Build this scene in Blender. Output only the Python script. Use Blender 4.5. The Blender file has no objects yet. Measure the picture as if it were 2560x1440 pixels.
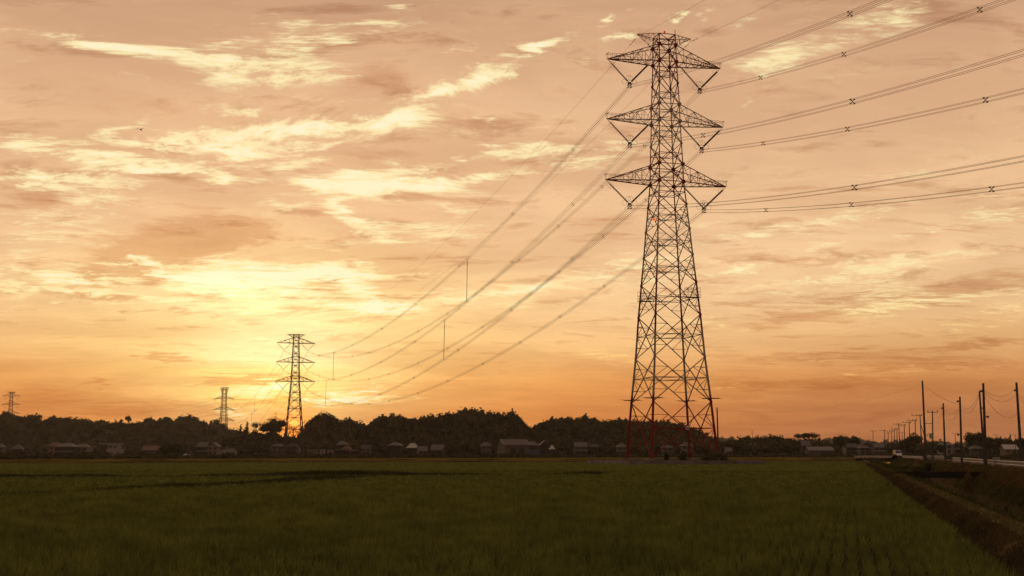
import bpy, math, random
import numpy as np
from mathutils import Vector
R = math.radians
rng = np.random.default_rng(7)
random.seed(7)
SC = bpy.context.scene
COL = SC.collection

# ------------------------------------------------------------------ camera model (solved from the photograph)
F, PITCH, CZ = 3026.8, 0.135076, 2.5
CP, SP = math.cos(PITCH), math.sin(PITCH)
HOR = 720 + F * math.tan(PITCH)

def ray(px, py):
    x = (px - 1280) / F; u = (720 - py) / F
    return np.array([x, CP - u * SP, SP + u * CP])

def at(px, py, Y):                       # the point seen at a photo pixel, Y metres ahead
    d = ray(px, py)
    return np.array([0, 0, CZ]) + d * (Y / d[1])

def azel(px, py):
    d = ray(px, py)
    return math.atan2(d[0], d[1]), math.atan2(d[2], math.hypot(d[0], d[1]))

def zg(Y):                               # level of the land at a distance
    return float(np.interp(Y, [0, 150, 700, 815, 900, 6000], [0, 0, -.55, -.55, .45, .45]))

def X_at(px, Y):                         # x on the ground at a pixel column
    return at(px, HOR + 8, Y)[0]

# ------------------------------------------------------------------ mesh builder
class MB:
    def __init__(s): s.v = []; s.f = []; s.m = []; s.cur = 0
    def add(s, vs, fs):
        o = len(s.v); s.v.extend([tuple(map(float, p)) for p in vs])
        s.f.extend([tuple(i + o for i in f) for f in fs]); s.m.extend([s.cur] * len(fs))
        return s
    def box(s, c, d, rz=0):
        cx, cy, cz = c; a, b, h = d[0] / 2, d[1] / 2, d[2] / 2
        co, si = math.cos(rz), math.sin(rz)
        vs = []
        for z in (-h, h):
            for x, y in ((-a, -b), (a, -b), (a, b), (-a, b)):
                vs.append((cx + x * co - y * si, cy + x * si + y * co, cz + z))
        return s.add(vs, [(3, 2, 1, 0), (4, 5, 6, 7), (0, 1, 5, 4), (1, 2, 6, 5), (2, 3, 7, 6), (3, 0, 4, 7)])
    def bar(s, p, q, w, w2=None, n=4):
        return s.tube([p, q], [w * .5 * 1.2, (w2 or w) * .5 * 1.2], n)
    def tube(s, pts, rad, n=6, cap=True):
        pts = [Vector(p) for p in pts]
        if not hasattr(rad, '__len__'): rad = [rad] * len(pts)
        vs = []; up = None
        for i, p in enumerate(pts):
            t = (pts[min(i + 1, len(pts) - 1)] - pts[max(i - 1, 0)]).normalized()
            if up is None:
                up = Vector((0, 0, 1)) if abs(t.z) < .9 else Vector((1, 0, 0))
            a = t.cross(up)
            if a.length < 1e-4: a = t.cross(Vector((0, 1, 0)))
            a.normalize(); b = t.cross(a).normalized()
            for k in range(n):
                th = 2 * math.pi * (k + .5) / n
                vs.append(p + (a * math.cos(th) + b * math.sin(th)) * rad[i])
        fs = []
        for i in range(len(pts) - 1):
            for k in range(n):
                fs.append((i * n + k, i * n + (k + 1) % n, (i + 1) * n + (k + 1) % n, (i + 1) * n + k))
        if cap:
            fs.append(tuple(range(n - 1, -1, -1))); L = (len(pts) - 1) * n
            fs.append(tuple(L + k for k in range(n)))
        return s.add(vs, fs)
    def ring(s, c, nrm, r, w, n=14):
        c = Vector(c); nrm = Vector(nrm).normalized()
        a = nrm.orthogonal().normalized(); b = nrm.cross(a)
        pts = [c + (a * math.cos(2 * math.pi * k / n) + b * math.sin(2 * math.pi * k / n)) * r for k in range(n + 1)]
        return s.tube(pts, w, 4, False)
    def prism(s, poly, z0, z1):
        n = len(poly)
        vs = [(x, y, z0) for x, y in poly] + [(x, y, z1) for x, y in poly]
        fs = [tuple(range(n - 1, -1, -1)), tuple(range(n, 2 * n))]
        fs += [(i, (i + 1) % n, n + (i + 1) % n, n + i) for i in range(n)]
        return s.add(vs, fs)
    def build(s, name, mats, parent=None, smooth=False):
        me = bpy.data.meshes.new(name)
        me.from_pydata(s.v, [], s.f)
        mats = mats if isinstance(mats, (list, tuple)) else [mats]
        for m in mats: me.materials.append(m)
        if len(mats) > 1: me.polygons.foreach_set('material_index', s.m)
        if smooth: me.polygons.foreach_set('use_smooth', [True] * len(me.polygons))
        me.update()
        return link(name, me, parent)

def link(name, me, parent=None):
    o = bpy.data.objects.new(name, me); COL.objects.link(o)
    if parent is not None: o.parent = parent
    return o

def np_mesh(name, V, T, mat, nper=3, parent=None):      # big meshes from numpy arrays (T: n x nper indices)
    me = bpy.data.meshes.new(name)
    V = np.asarray(V, np.float32); T = np.asarray(T, np.int32)
    me.vertices.add(len(V)); me.vertices.foreach_set('co', V.ravel())
    me.loops.add(T.size); me.loops.foreach_set('vertex_index', T.ravel())
    me.polygons.add(len(T))
    me.polygons.foreach_set('loop_start', np.arange(0, T.size, nper, dtype=np.int32))
    me.polygons.foreach_set('loop_total', np.full(len(T), nper, np.int32))
    me.materials.append(mat); me.update(calc_edges=True); me.validate()
    return link(name, me, parent)

def tag(o, label=None, cat=None, group=None, kind=None):
    if label: o['label'] = label
    if cat: o['category'] = cat
    if group: o['group'] = group
    if kind: o['kind'] = kind
    return o

def empty(name, loc, rz, label, cat, group=None):
    o = bpy.data.objects.new(name, None); COL.objects.link(o)
    o.location = [float(q) for q in loc]; o.rotation_euler = (0, 0, rz); o.empty_display_size = .5
    return tag(o, label, cat, group)

def copy_tree(o, parent=None):
    c = o.copy(); COL.objects.link(c)
    if parent is not None: c.parent = parent
    for ch in list(o.children): copy_tree(ch, c)
    return c

# ------------------------------------------------------------------ materials
def lin(r, g, b):
    return tuple((c / 255 / 12.92 if c <= 10 else ((c / 255 + .055) / 1.055) ** 2.4) for c in (r, g, b)) + (1,)

def mat(name, c1, c2=None, scale=1.0, rough=.8, metal=0, bump=0, detail=5, stretch=(1, 1, 1), spec=.3, trans=0, contrast=(.35, .65)):
    m = bpy.data.materials.new(name); m.use_nodes = True
    nt = m.node_tree; bs = nt.nodes['Principled BSDF']
    bs.inputs['Roughness'].default_value = rough; bs.inputs['Metallic'].default_value = metal
    bs.inputs['Specular IOR Level'].default_value = spec
    c1 = tuple(c1) + (1,) if len(c1) == 3 else c1
    c2 = c2 or tuple(.6 * q for q in c1[:3]); c2 = tuple(c2) + (1,) if len(c2) == 3 else c2
    geo = nt.nodes.new('ShaderNodeNewGeometry'); mp = nt.nodes.new('ShaderNodeMapping')
    mp.inputs['Scale'].default_value = stretch
    nz = nt.nodes.new('ShaderNodeTexNoise'); nz.inputs['Scale'].default_value = scale; nz.inputs['Detail'].default_value = detail
    rp = nt.nodes.new('ShaderNodeValToRGB')
    rp.color_ramp.elements[0].position = contrast[0]; rp.color_ramp.elements[1].position = contrast[1]
    rp.color_ramp.elements[0].color = c2; rp.color_ramp.elements[1].color = c1
    L = nt.links.new
    L(geo.outputs['Position'], mp.inputs['Vector']); L(mp.outputs[0], nz.inputs['Vector'])
    L(nz.outputs['Fac'], rp.inputs['Fac']); L(rp.outputs['Color'], bs.inputs['Base Color'])
    if bump:
        bp = nt.nodes.new('ShaderNodeBump'); bp.inputs['Strength'].default_value = bump
        L(nz.outputs['Fac'], bp.inputs['Height']); L(bp.outputs[0], bs.inputs['Normal'])
    if trans:
        tr = nt.nodes.new('ShaderNodeBsdfTranslucent'); mx = nt.nodes.new('ShaderNodeMixShader')
        mx.inputs[0].default_value = trans; out = nt.nodes['Material Output']
        L(rp.outputs['Color'], tr.inputs['Color']); L(bs.outputs[0], mx.inputs[1]); L(tr.outputs[0], mx.inputs[2])
        L(mx.outputs[0], out.inputs['Surface'])
    return m

def paint_mat(name, z0, z1, n, ca, cb):                 # aviation paint: bands of two colours up the tower
    m = mat(name, ca, None, .5, .6, 0, 0, 5, (1, 1, 1), .12)
    nt = m.node_tree; L = nt.links.new; N = nt.nodes.new
    geo = N('ShaderNodeNewGeometry'); sx = N('ShaderNodeSeparateXYZ'); L(geo.outputs['Position'], sx.inputs[0])
    a = N('ShaderNodeMath'); a.operation = 'SUBTRACT'; a.inputs[1].default_value = z0; L(sx.outputs[2], a.inputs[0])
    b = N('ShaderNodeMath'); b.operation = 'DIVIDE'; b.inputs[1].default_value = 2 * (z1 - z0) / n; L(a.outputs[0], b.inputs[0])
    c = N('ShaderNodeMath'); c.operation = 'FRACT'; L(b.outputs[0], c.inputs[0])
    d = N('ShaderNodeMath'); d.operation = 'GREATER_THAN'; d.inputs[1].default_value = .5; L(c.outputs[0], d.inputs[0])
    nz = N('ShaderNodeTexNoise'); nz.inputs['Scale'].default_value = 1.2; nz.inputs['Detail'].default_value = 6
    L(geo.outputs['Position'], nz.inputs['Vector'])
    mx = N('ShaderNodeMix'); mx.data_type = 'RGBA'; mx.inputs[6].default_value = ca + (1,); mx.inputs[7].default_value = cb + (1,)
    L(d.outputs[0], mx.inputs[0])
    m2 = N('ShaderNodeMix'); m2.data_type = 'RGBA'; m2.blend_type = 'MULTIPLY'; m2.inputs[0].default_value = .5
    L(mx.outputs[2], m2.inputs[6]); L(nz.outputs['Color'], m2.inputs[7])
    L(m2.outputs[2], nt.nodes['Principled BSDF'].inputs['Base Color'])
    return m

def glow_mat(name, c, s):
    m = bpy.data.materials.new(name); m.use_nodes = True
    b = m.node_tree.nodes['Principled BSDF']; b.inputs['Base Color'].default_value = c + (1,)
    b.inputs['Emission Color'].default_value = c + (1,); b.inputs['Emission Strength'].default_value = s
    return m

M = dict(
    steel=mat('galvanised_steel', (.075, .06, .05), (.05, .04, .035), 2, .7, 0, 0, 5, (1, 1, 1), .05),
    dsteel=mat('weathered_steel', (.08, .075, .07), None, 2, .6, .3),
    wire=mat('aluminium_wire', (.13, .10, .08), None, 1, .5, .3),
    insul=mat('brown_porcelain', (.05, .038, .03), (.03, .024, .02), 3, .45),
    conc=mat('concrete', (.17, .15, .14), (.09, .08, .074), .6, .9, 0, .2, 8),
    dconc=mat('dark_concrete', (.016, .011, .010), (.008, .006, .006), .8, .9, 0, .2, 8),  # very dark concrete tone for the bridge slabs
    polec=mat('pole_concrete', (.055, .047, .041), (.038, .033, .028), 1.2, .85),
    wood=mat('creosoted_pole', (.07, .055, .045), None, 3, .85),
    rice=mat('rice_leaf', (.176, .196, .048), (.080, .090, .025), .9, .8, 0, 0, 7, (1, 1, 1), .0, .35),
    ricefar=mat('sunlit_tint_rice', (.160, .120, .028), (.110, .086, .021), .05, .9, 0, 0, 4, (1, .35, 1), .0, .2),  # yellower copy for far fields: sunlit leaf tips are put into the colour
    canopy=mat('rice_canopy', (.066, .066, .010), (.034, .036, .006), .35, .9, 0, .6, 8, (1, .35, 1), .1),
    soil=mat('paddy_soil', (.06, .045, .03), (.03, .022, .015), .8, .95, 0, .4, 8, (1, 1, 1), .0),
    land=mat('rough_grassland', (.060, .052, .020), (.032, .027, .013), .08, .95, 0, .2, 8, (1, 1, 1), .0),
    dry=mat('dry_bank_grass', (.092, .070, .032), (.046, .034, .016), .35, .9, 0, 0, 5, (1, 1, 1), .1, .25),
    reddry=mat('reddish_dry_grass', (.17, .105, .045), (.085, .055, .025), .3, .9, 0, 0, 5, (1, 1, 1), .0, .25),
    olive=mat('olive_scrub', (.105, .098, .036), (.055, .052, .02), .4, .9, 0, 0, 5, (1, 1, 1), .0, .2),
    gpath=mat('mown_path_grass', (.115, .10, .025), (.07, .058, .018), .5, .9, 0, 0, 5, (1, 1, 1), .1, .25),
    weed=mat('green_weeds', (.066, .070, .024), (.034, .037, .014), .5, .9, 0, 0, 5, (1, 1, 1), .1, .25),
    bank=mat('bank_earth', (.08, .058, .032), (.035, .026, .014), .5, .95, 0, .5, 8, (1, 1, 1), .0),
    leaf=mat('broadleaf_foliage', (.068, .060, .029), (.040, .037, .019), .05, .9, 0, 0, 4, (1, 1, 1), .0, .15),
    dleaf=mat('dark_foliage', (.070, .068, .032), (.034, .034, .017), .06, .9, 0, 0, 4, (1, 1, 1), .0, .1),
    backleaf=mat('thin_sun_tinted_foliage', (.16, .075, .025), (.09, .045, .018), .3, .9, 0, 0, 4, (1, 1, 1), .0, .65),  # orange sun glow painted into the leaf colour, on top of real translucency
    bark=mat('bark', (.07, .055, .04), None, 2, .95),
    hill=mat('hill_earth', (.03, .026, .014), (.018, .016, .009), .03, 1),
    asphalt=mat('asphalt', (.055, .052, .05), (.04, .038, .036), .8, .95, 0, .1, 8, (1, 1, 1), .05),
    white=mat('white_paint', (.66, .63, .60), (.5, .47, .44), .8, .45),
    rail=mat('white_guardrail_paint', (.30, .28, .27), (.22, .205, .195), .6, .35, 0, 0, 4, (1, 1, 1), .4),
    glass=mat('window_glass', (.03, .03, .032), None, 2, .12, 0, 0, 3, (1, 1, 1), .6),
    tyre=mat('tyre_rubber', (.025, .025, .025), None, 2, .8),
    carw=mat('car_white_paint', (.62, .6, .58), (.55, .53, .5), .5, .25, 0, 0, 3, (1, 1, 1), .6),
    cars=mat('car_grey_paint', (.26, .26, .27), (.22, .22, .23), .5, .25, .4, 0, 3, (1, 1, 1), .6),
    tilegrey=mat('grey_roof_tile', (0.094, 0.086, 0.086), (0.059, 0.054, 0.054), 1.2, .6, 0, .2, 6, (1, 1, 4)),
    tilered=mat('red_brown_roof_tile', (0.109, 0.059, 0.045), (0.070, 0.037, 0.030), 1.2, .65, 0, .2, 6, (1, 1, 4)),
    tiledark=mat('dark_roof_tile', (0.050, 0.045, 0.046), (0.030, 0.027, 0.028), 1.2, .55, 0, .2, 6, (1, 1, 4)),
    tin=mat('pale_sheet_roof', (.34, .31, .30), (.26, .235, .225), .7, .5, .1, 0, 4, (6, 1, 1)),
    plaster=mat('cream_plaster', (0.149, 0.124, 0.099), (0.104, 0.086, 0.070), .5, .9, 0, .1, 7),
    pinkwall=mat('salmon_plaster', (0.158, 0.094, 0.070), (0.119, 0.070, 0.050), .5, .9, 0, .1, 7),
    greywall=mat('grey_siding', (0.084, 0.077, 0.074), (0.054, 0.050, 0.047), .5, .8, 0, .1, 7),
    darkwall=mat('dark_timber_wall', (0.037, 0.030, 0.027), (0.022, 0.018, 0.016), .6, .85, 0, .1, 7),
    whitewall=mat('white_wall', (0.208, 0.189, 0.178), (0.158, 0.144, 0.137), .5, .8, 0, .1, 7),
    barnwall=mat('corrugated_barn_wall', (0.090, 0.074, 0.072), (0.065, 0.052, 0.050), .9, .7, .1, 0, 4, (5, 5, .3)),
    blue=mat('blue_sheet', (0.056, 0.081, 0.105), (0.040, 0.059, 0.077), .6, .7),
    yellow=mat('yellow_plate', (.45, .3, .05), None, 2, .6),
)
M['pylon'] = paint_mat('aviation_red_and_white_paint', 1.35, 89.2, 7, (.20, .020, .015), (.34, .29, .25))

# ------------------------------------------------------------------ dike-aligned ground coordinates
PHI = math.atan((2113 - 1280) / F)
CU, SU = math.cos(PHI), math.sin(PHI)
def uv(u, v): return (u * SU + v * CU, u * CU - v * SU)
def toUV(X, Y): return (X * SU + Y * CU, X * CU - Y * SU)
#@@SPLIT@@
# ------------------------------------------------------------------ pylons
V3 = lambda x, y, z: Vector((x, y, z))
def insulator(p, q, ribs, r0, r1, n=8):             # a cap-and-pin string: shed after shed along the line p-q
    p, q = Vector(p), Vector(q); mb = MB(); pts = []; rad = []
    for i in range(ribs):
        for t, r in ((.15, r0), (.3, r1), (.62, r1 * .92), (.75, r0)):
            pts.append(p.lerp(q, (i + t) / ribs)); rad.append(r)
    mb.tube([p] + pts + [q], [r0 * .6] + rad + [r0 * .6], n)
    return mb

def lattice_panel(mb, c0, c1, z0, w0, z1, w1, wd, sub, skip_h=False):
    P = lambda s, z, w: V3(s[0] * w, s[1] * w, z)
    a0, b0, a1, b1 = P(c0, z0, w0), P(c1, z0, w0), P(c0, z1, w1), P(c1, z1, w1)
    mb.bar(a0, b1, wd); mb.bar(b0, a1, wd)
    t = w0 / (w0 + w1); X = a0.lerp(b1, t)                         # where the diagonals cross
    la, lb = a0.lerp(a1, t), b0.lerp(b1, t)
    mb.bar(la, lb, wd * .85)
    if sub:
        for L0, L1, leg, D0, D1 in ((a0, a1, la, a0, b1), (b0, b1, lb, b0, a1)):
            q = D0.lerp(X, .5); l = L0.lerp(L1, t * .5)
            mb.bar(q, l, wd * .6); mb.bar(q, leg, wd * .6)
        for L0, L1, leg, D in ((a0, a1, la, a1), (b0, b1, lb, b1)):
            q = D.lerp(X, .5); l = L0.lerp(L1, t + (1 - t) * .5)
            mb.bar(q, l, wd * .6); mb.bar(q, leg, wd * .6)
    return la, lb

CORN = [(-1, -1), (1, -1), (1, 1), (-1, 1)]
class BMB(MB):
    def bar(s, p, q, w, w2=None, n=4): return MB.bar(s, p, q, w * 1.8, w2 and w2 * 1.8, n)
def pylon(name, label, loc, yaw, body, arms, peak, metal, fine=True, strain=False, extras=False):
    MB_ = MB if fine else BMB
    root = empty(name, loc, yaw, label, 'pylon')
    n = len(body); z_at = {k: (z, w) for k, z, w in body}
    ztop = body[-1][1]
    # legs
    for s in CORN:
        mb = MB_()
        for (k, z0, w0), (k1, z1, w1) in zip(body[:-1], body[1:]):
            f0 = .46 - .26 * min(1, z0 / 60); f1 = .46 - .26 * min(1, z1 / 60)
            mb.bar(V3(s[0] * w0, s[1] * w0, z0), V3(s[0] * w1, s[1] * w1, z1), f0, f1, 6 if fine else 4)
        if fine:                                                     # climbing pegs up one leg edge
            for (k, z0, w0), (k1, z1, w1) in zip(body[1:-1], body[2:]):
                m = int((z1 - z0) / .9)
                for i in range(m):
                    t = i / m; z = z0 + (z1 - z0) * t; ww = w0 + (w1 - w0) * t
                    if s == (1, -1): mb.bar(V3(s[0] * ww, s[1] * ww, z), V3(s[0] * ww + .32, s[1] * ww, z), .05)
        mb.build('leg', metal, root)
    # face bracing, one object for each of the four faces
    for i in range(4):
        c0, c1 = CORN[i], CORN[(i + 1) % 4]; mb = MB_()
        for j, ((k, z0, w0), (k1, z1, w1)) in enumerate(zip(body[:-1], body[1:])):
            h = z1 - z0; wd = .19 if h > 8 else (.155 if h > 4 else .135)
            lattice_panel(mb, c0, c1, z0, w0, z1, w1, wd, h > 5 and fine)
            if k1.startswith('a') or k1 == 'top':
                mb.bar(V3(c0[0] * w1, c0[1] * w1, z1), V3(c1[0] * w1, c1[1] * w1, z1), .16)
        mb.build('face_bracing', metal, root)
    if fine:                                                         # level diaphragms inside the shaft
        for (k, z0, w0), (k1, z1, w1) in zip(body[:-1], body[1:]):
            if z1 - z0 < 3: continue
            mb = MB_()
            t = w0 / (w0 + w1); z = z0 + (z1 - z0) * t; ww = w0 + (w1 - w0) * t
            m = [V3(0, -ww, z), V3(ww, 0, z), V3(0, ww, z), V3(-ww, 0, z)]
            for a in range(4): mb.bar(m[a], m[(a + 1) % 4], .10)
            mb.build('diaphragm_bracing', metal, root)
        # gusset plates where arms join the legs
        for k, z, ww in body:
            if k.startswith('a'):
                for s in CORN: MB().box((s[0] * ww, s[1] * ww, z), (.62, .62, .62)).build('gusset_plate', metal, root)
            elif k[0] in 'nm':
                for s in CORN: MB().box((s[0] * ww, s[1] * ww, z), (.40, .40, .40)).build('gusset_plate', metal, root)
    # arms
    apex = {}
    for lev, (kb, kt, half) in enumerate(arms):
        zb, wb = z_at[kb]; zt, wt = z_at[kt]
        for sd in (-1, 1):
            mb = MB_(); tip = V3(sd * half, 0, zb)
            L = half - wb; N = 6 if fine else 4
            bot = {}; top = {}
            for y in (-1, 1):
                b0 = V3(sd * wb, y * wb, zb); t0 = V3(sd * wt, y * wt, zt)
                mb.bar(b0, tip, .22); mb.bar(t0, tip, .16)
                bot[y] = [b0.lerp(tip, i / N) for i in range(N + 1)]; top[y] = [t0.lerp(tip, i / N) for i in range(N + 1)]
                for i in range(1, N):
                    mb.bar(bot[y][i], top[y][i], .09)
                for i in range(N - 1):
                    mb.bar(bot[y][i], top[y][i + 1], .085) if i % 2 else mb.bar(top[y][i], bot[y][i + 1], .085)
            for i in range(N):
                mb.bar(bot[-1][i], bot[1][i + 1], .09); 
                if i: mb.bar(bot[-1][i], bot[1][i], .09); mb.bar(top[-1][i], top[1][i], .08)
                if i % 2 == 0 and i: mb.bar(top[-1][i], top[1][i + 1], .07)
            arm = mb.build('crossarm', metal, root)
            if fine:                                                 # maintenance handrail out to the tip
                h = MB(); zr = zb + 1.15; xr = (zr - zb) / (zt - zb)
                inn = half - (half - wt) * min(.95, xr * 1.25)
                for y in (-.35, .35):
                    h.bar(V3(sd * half, y, zb), V3(sd * half, y, zr), .06); h.bar(V3(sd * (half + .25), y, zr), V3(sd * inn * .55, y * 3, zr), .06)
                    for f in (.93, .86, .79): h.bar(V3(sd * half * f, y * 1.6, zb + .1), V3(sd * half * f, y * 1.6, zr), .05)
                h.bar(V3(sd * half, -.9, zr), V3(sd * half, .9, zr), .06)
                h.build('handrail', metal, arm)
            if strain:
                for y in (-1, 1):
                    p = V3(sd * half, y * .25, zb); q = V3(sd * half, y * 4.6, zb - .9)
                    insulator(p, q, 8, .14, .2, 5).build('insulator_string', M['insul'], root)
                j = MB(); pts = [V3(sd * half, 4.6 * math.cos(t), zb - .9 - 3.4 * math.sin(t)) for t in np.linspace(0, math.pi, 13)]
                j.tube(pts, .07, 4); j.build('jumper_loop', M['wire'], root)
                apex[(lev, sd)] = V3(sd * half, 0, zb - .9)
            else:
                xa = sd * (half + 3.3) / 2 * .985; dz = 4.75
                ap = V3(xa, 0, zb - dz)
                sg = MB(); sg.box((xa, 0, zb - dz), (.75, .22, .34))
                asm = sg.build('yoke_plate', M['dsteel'], root)
                for xs in (half - .25, 3.3):
                    p = V3(sd * xs, 0, zb - (.25 if xs > 4 else .1)); e = V3(xa + (.3 if sd * xs > xa else -.3), 0, zb - dz + .22)
                    d = (e - p).normalized()
                    insulator(p + d * .75, e - d * .15, 34 if fine else 9, .075 if fine else .1, .20 if fine else .19, 8 if fine else 5).build('insulator_string', M['insul'], asm)
                    MB().bar(p, p + d * .8, .1).build('link_rod', M['dsteel'], asm); MB().bar(e - d * .2, e, .12).build('link_rod', M['dsteel'], asm)
                    if fine:
                        side = V3(0, 1, 0).cross(d).normalized()
                        for q in (-1, 1): MB().ring(e - d * .55 + side * q * .62, (0, 1, 0), .52, .028, 16).build('arcing_ring', M['dsteel'], asm)
                        if xs > 4: MB().ring(p + d * 1.15 + side * .1, (0, 1, 0), .62, .022, 14).build('arcing_ring', M['dsteel'], asm)
                if fine:
                    hg = MB()
                    for y in (-.28, .28):
                        for x in (-.28, .28):
                            hg.bar(V3(xa + x, y, zb - dz), V3(xa + x, y, zb - dz - .95), .06)
                            for zz in (-.38, -.95): hg.box((xa + x, y, zb - dz + zz), (.2, .3, .15))
                    for y in (-.28, .28): hg.bar(V3(xa - .28, y, zb - dz - .12), V3(xa + .28, y, zb - dz - .12), .07); hg.bar(V3(xa - .28, y, zb - dz - .6), V3(xa + .28, y, zb - dz - .6), .05)
                    for x in (-.28, .28): hg.bar(V3(xa + x, -.28, zb - dz - .12), V3(xa + x, .28, zb - dz - .12), .07)
                    hg.build('conductor_clamp', M['dsteel'], asm)
                apex[(lev, sd)] = V3(xa, 0, zb - dz - .66)
    # earth-wire peak
    zt, wt = z_at['top']; kt = arms[0][1]; z1, w1 = z_at[kt]
    for sd in (-1, 1):
        mb = MB_(); tip = V3(sd * peak, 0, zt)
        for y in (-1, 1):
            a, b = V3(sd * wt, y * wt, zt), V3(sd * w1, y * w1, z1)
            mb.bar(a, tip, .11); mb.bar(b, tip, .10)
            for i in (1, 2, 3):
                mb.bar(a.lerp(tip, i / 4), b.lerp(tip, i / 4), .07); mb.bar(a.lerp(tip, i / 4), b.lerp(tip, (i - 1) / 4), .06)
        for i in (1, 2, 3): mb.bar(V3(sd * wt, -wt, zt).lerp(tip, i / 4), V3(sd * wt, wt, zt).lerp(tip, i / 4), .06)
        mb.bar(tip, tip - V3(0, 0, .5), .08)
        mb.build('earth_wire_arm', metal, root)
        apex[('g', sd)] = V3(sd * peak, 0, zt - .5)
    if extras:
        zb, wb = z_at['n7']
        for s in CORN:                                               # spiked anti-climb frames
            t = .075; ww = wb * .99; z = zb + .55; g = MB(); c = V3(s[0] * ww, s[1] * ww, z)
            for k in range(16):
                a = 2 * math.pi * k / 16; r = 2.0 + .35 * (k % 2)
                g.bar(c, c + V3(r * math.cos(a), r * math.sin(a), .12 + .12 * math.sin(3 * a)), .055)
            for r in (.8, 1.5): g.ring(c + V3(0, 0, .08), (0, 0, 1), r, .04, 16)
            g.build('climb_guard', M['dsteel'], root)
        (_, z0, w0), (_, z1, w1) = body[3], body[4]
        for s in ((1, -1), (-1, 1)):                                 # rest platforms with a cage rail
            z = z0 + (z1 - z0) * .52; ww = w0 + (w1 - w0) * .52; f = MB()
            x0, y0 = s[0] * ww, s[1] * ww
            cx, cy = x0 - s[0] * 1.15, y0 - s[1] * .2
            f.box((cx, cy, z), (2.9, 1.5, .10)); plat = f.build('platform', metal, root)
            h = MB()
            for zz in (.55, 1.1, 1.9):
                for a, b in (((-1.45, -.75), (1.45, -.75)), ((1.45, -.75), (1.45, .75)), ((1.45, .75), (-1.45, .75)), ((-1.45, .75), (-1.45, -.75))):
                    h.bar(V3(cx + a[0], cy + a[1], z + zz), V3(cx + b[0], cy + b[1], z + zz), .05)
            for a in ((-1.45, -.75), (-.5, -.75), (.5, -.75), (1.45, -.75), (1.45, .75), (.5, .75), (-.5, .75), (-1.45, .75)):
                h.bar(V3(cx + a[0], cy + a[1], z), V3(cx + a[0], cy + a[1], z + 1.9), .05)
            h.build('cage_rail', metal, plat)
        b = MB(); b.box((6.0, 5.9, 7.6), (1.0, .3, .85)); b.build('equipment_box', M['white'], root)
        lp = MB(); lp.box((-w0 * .98, -w0 * .98 - .35, 48.9), (.35, .35, .5)); o = lp.build('obstruction_light', glow_mat('red_lamp_glass', (1, .16, .04), 1.1), root)
        lp = MB(); lp.box((-.6, -1.75, ztop + .25), (.3, .3, .6)); lp.build('obstruction_light', glow_mat('dim_red_lamp_glass', (.8, .06, .03), .25), root)
        sp = MB(); sp.bar(V3(1.759, -1.759, ztop), V3(1.759, -1.759, ztop + 1.0), .12); sp.build('lightning_rod', M['dsteel'], root)
        for s in CORN:
            ft = MB(); w0 = body[0][2]; ft.box((s[0] * w0, s[1] * w0, .72), (2.6, 2.6, 1.26)); ft.build('footing', M['conc'], root)
    Rz = lambda v: V3(v.x * math.cos(yaw) - v.y * math.sin(yaw), v.x * math.sin(yaw) + v.y * math.cos(yaw), v.z)
    return root, {k: Rz(v) + Vector([float(q) for q in loc]) for k, v in apex.items()}

B1 = [('base', 1.35, 6.936), ('n7', 12.5, 6.104), ('n6', 21.47, 5.329), ('n5', 29.98, 4.791), ('n4', 36.64, 4.269), ('n3', 42.34, 3.811),
      ('n2', 47.71, 3.428), ('n1', 52.83, 3.014), ('a3b', 57.62, 2.632), ('a3t', 61.28, 2.573), ('m23', 65.72, 2.417), ('a2b', 70.41, 2.272),
      ('a2t', 74.04, 2.222), ('m12', 78.61, 2.045), ('a1b', 83.19, 1.881), ('a1t', 86.82, 1.84), ('top', 89.12, 1.759)]
ARMS = [('a1b', 'a1t', 12.63), ('a2b', 'a2t', 12.9), ('a3b', 'a3t', 13.29)]
T1 = (31.96, 245.0); YAW1 = R(14.784)
T2 = (-144.5, 808.0); T3 = (-340.0, 1435.0); T4 = (-742.0, 1800.0)
p1, A1 = pylon('lattice_pylon', 'tall red and white banded lattice pylon standing on a concrete plinth in the rice', (T1[0], T1[1], 0), YAW1, B1, ARMS, 5.985, M['pylon'], True, False, True)
dz2 = 7.6
B2 = [('base', .0, 6.55)] + [(k, z - dz2, ww) for k, z, ww in B1[2:]]
p2, A2 = pylon('lattice_pylon', 'second lattice pylon directly in front of the setting sun', (T2[0], T2[1], zg(808)), R(16.5), B2, ARMS, 5.985, M['steel'], False)
B3 = [('base', 0, 6.5), ('n1', 11, 5.7), ('n2', 21, 4.9), ('n3', 30, 4.2), ('a3b', 39.6, 3.4), ('a3t', 42.6, 3.3), ('m2', 47, 3.1), ('a2b', 52.4, 2.9), ('a2t', 55.4, 2.8), ('m1', 60, 2.6), ('a1b', 65.2, 2.4), ('a1t', 68.2, 2.3), ('m0', 73, 2.0), ('top', 78.5, 1.8)]
p3, A3 = pylon('lattice_pylon', 'hazy strain pylon with looped jumpers, left of the sunlit second pylon', (T3[0], T3[1], zg(1435)), R(-5), B3, [('a1b', 'a1t', 11.4), ('a2b', 'a2t', 11.9), ('a3b', 'a3t', 12.3)], 5.2, M['steel'], False, True)
p4, A4 = pylon('lattice_pylon', 'faraway pylon at the left edge, half hidden behind the wooded ridge', (T4[0], T4[1], 10), R(12), B2, ARMS, 5.985, M['steel'], False)

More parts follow.
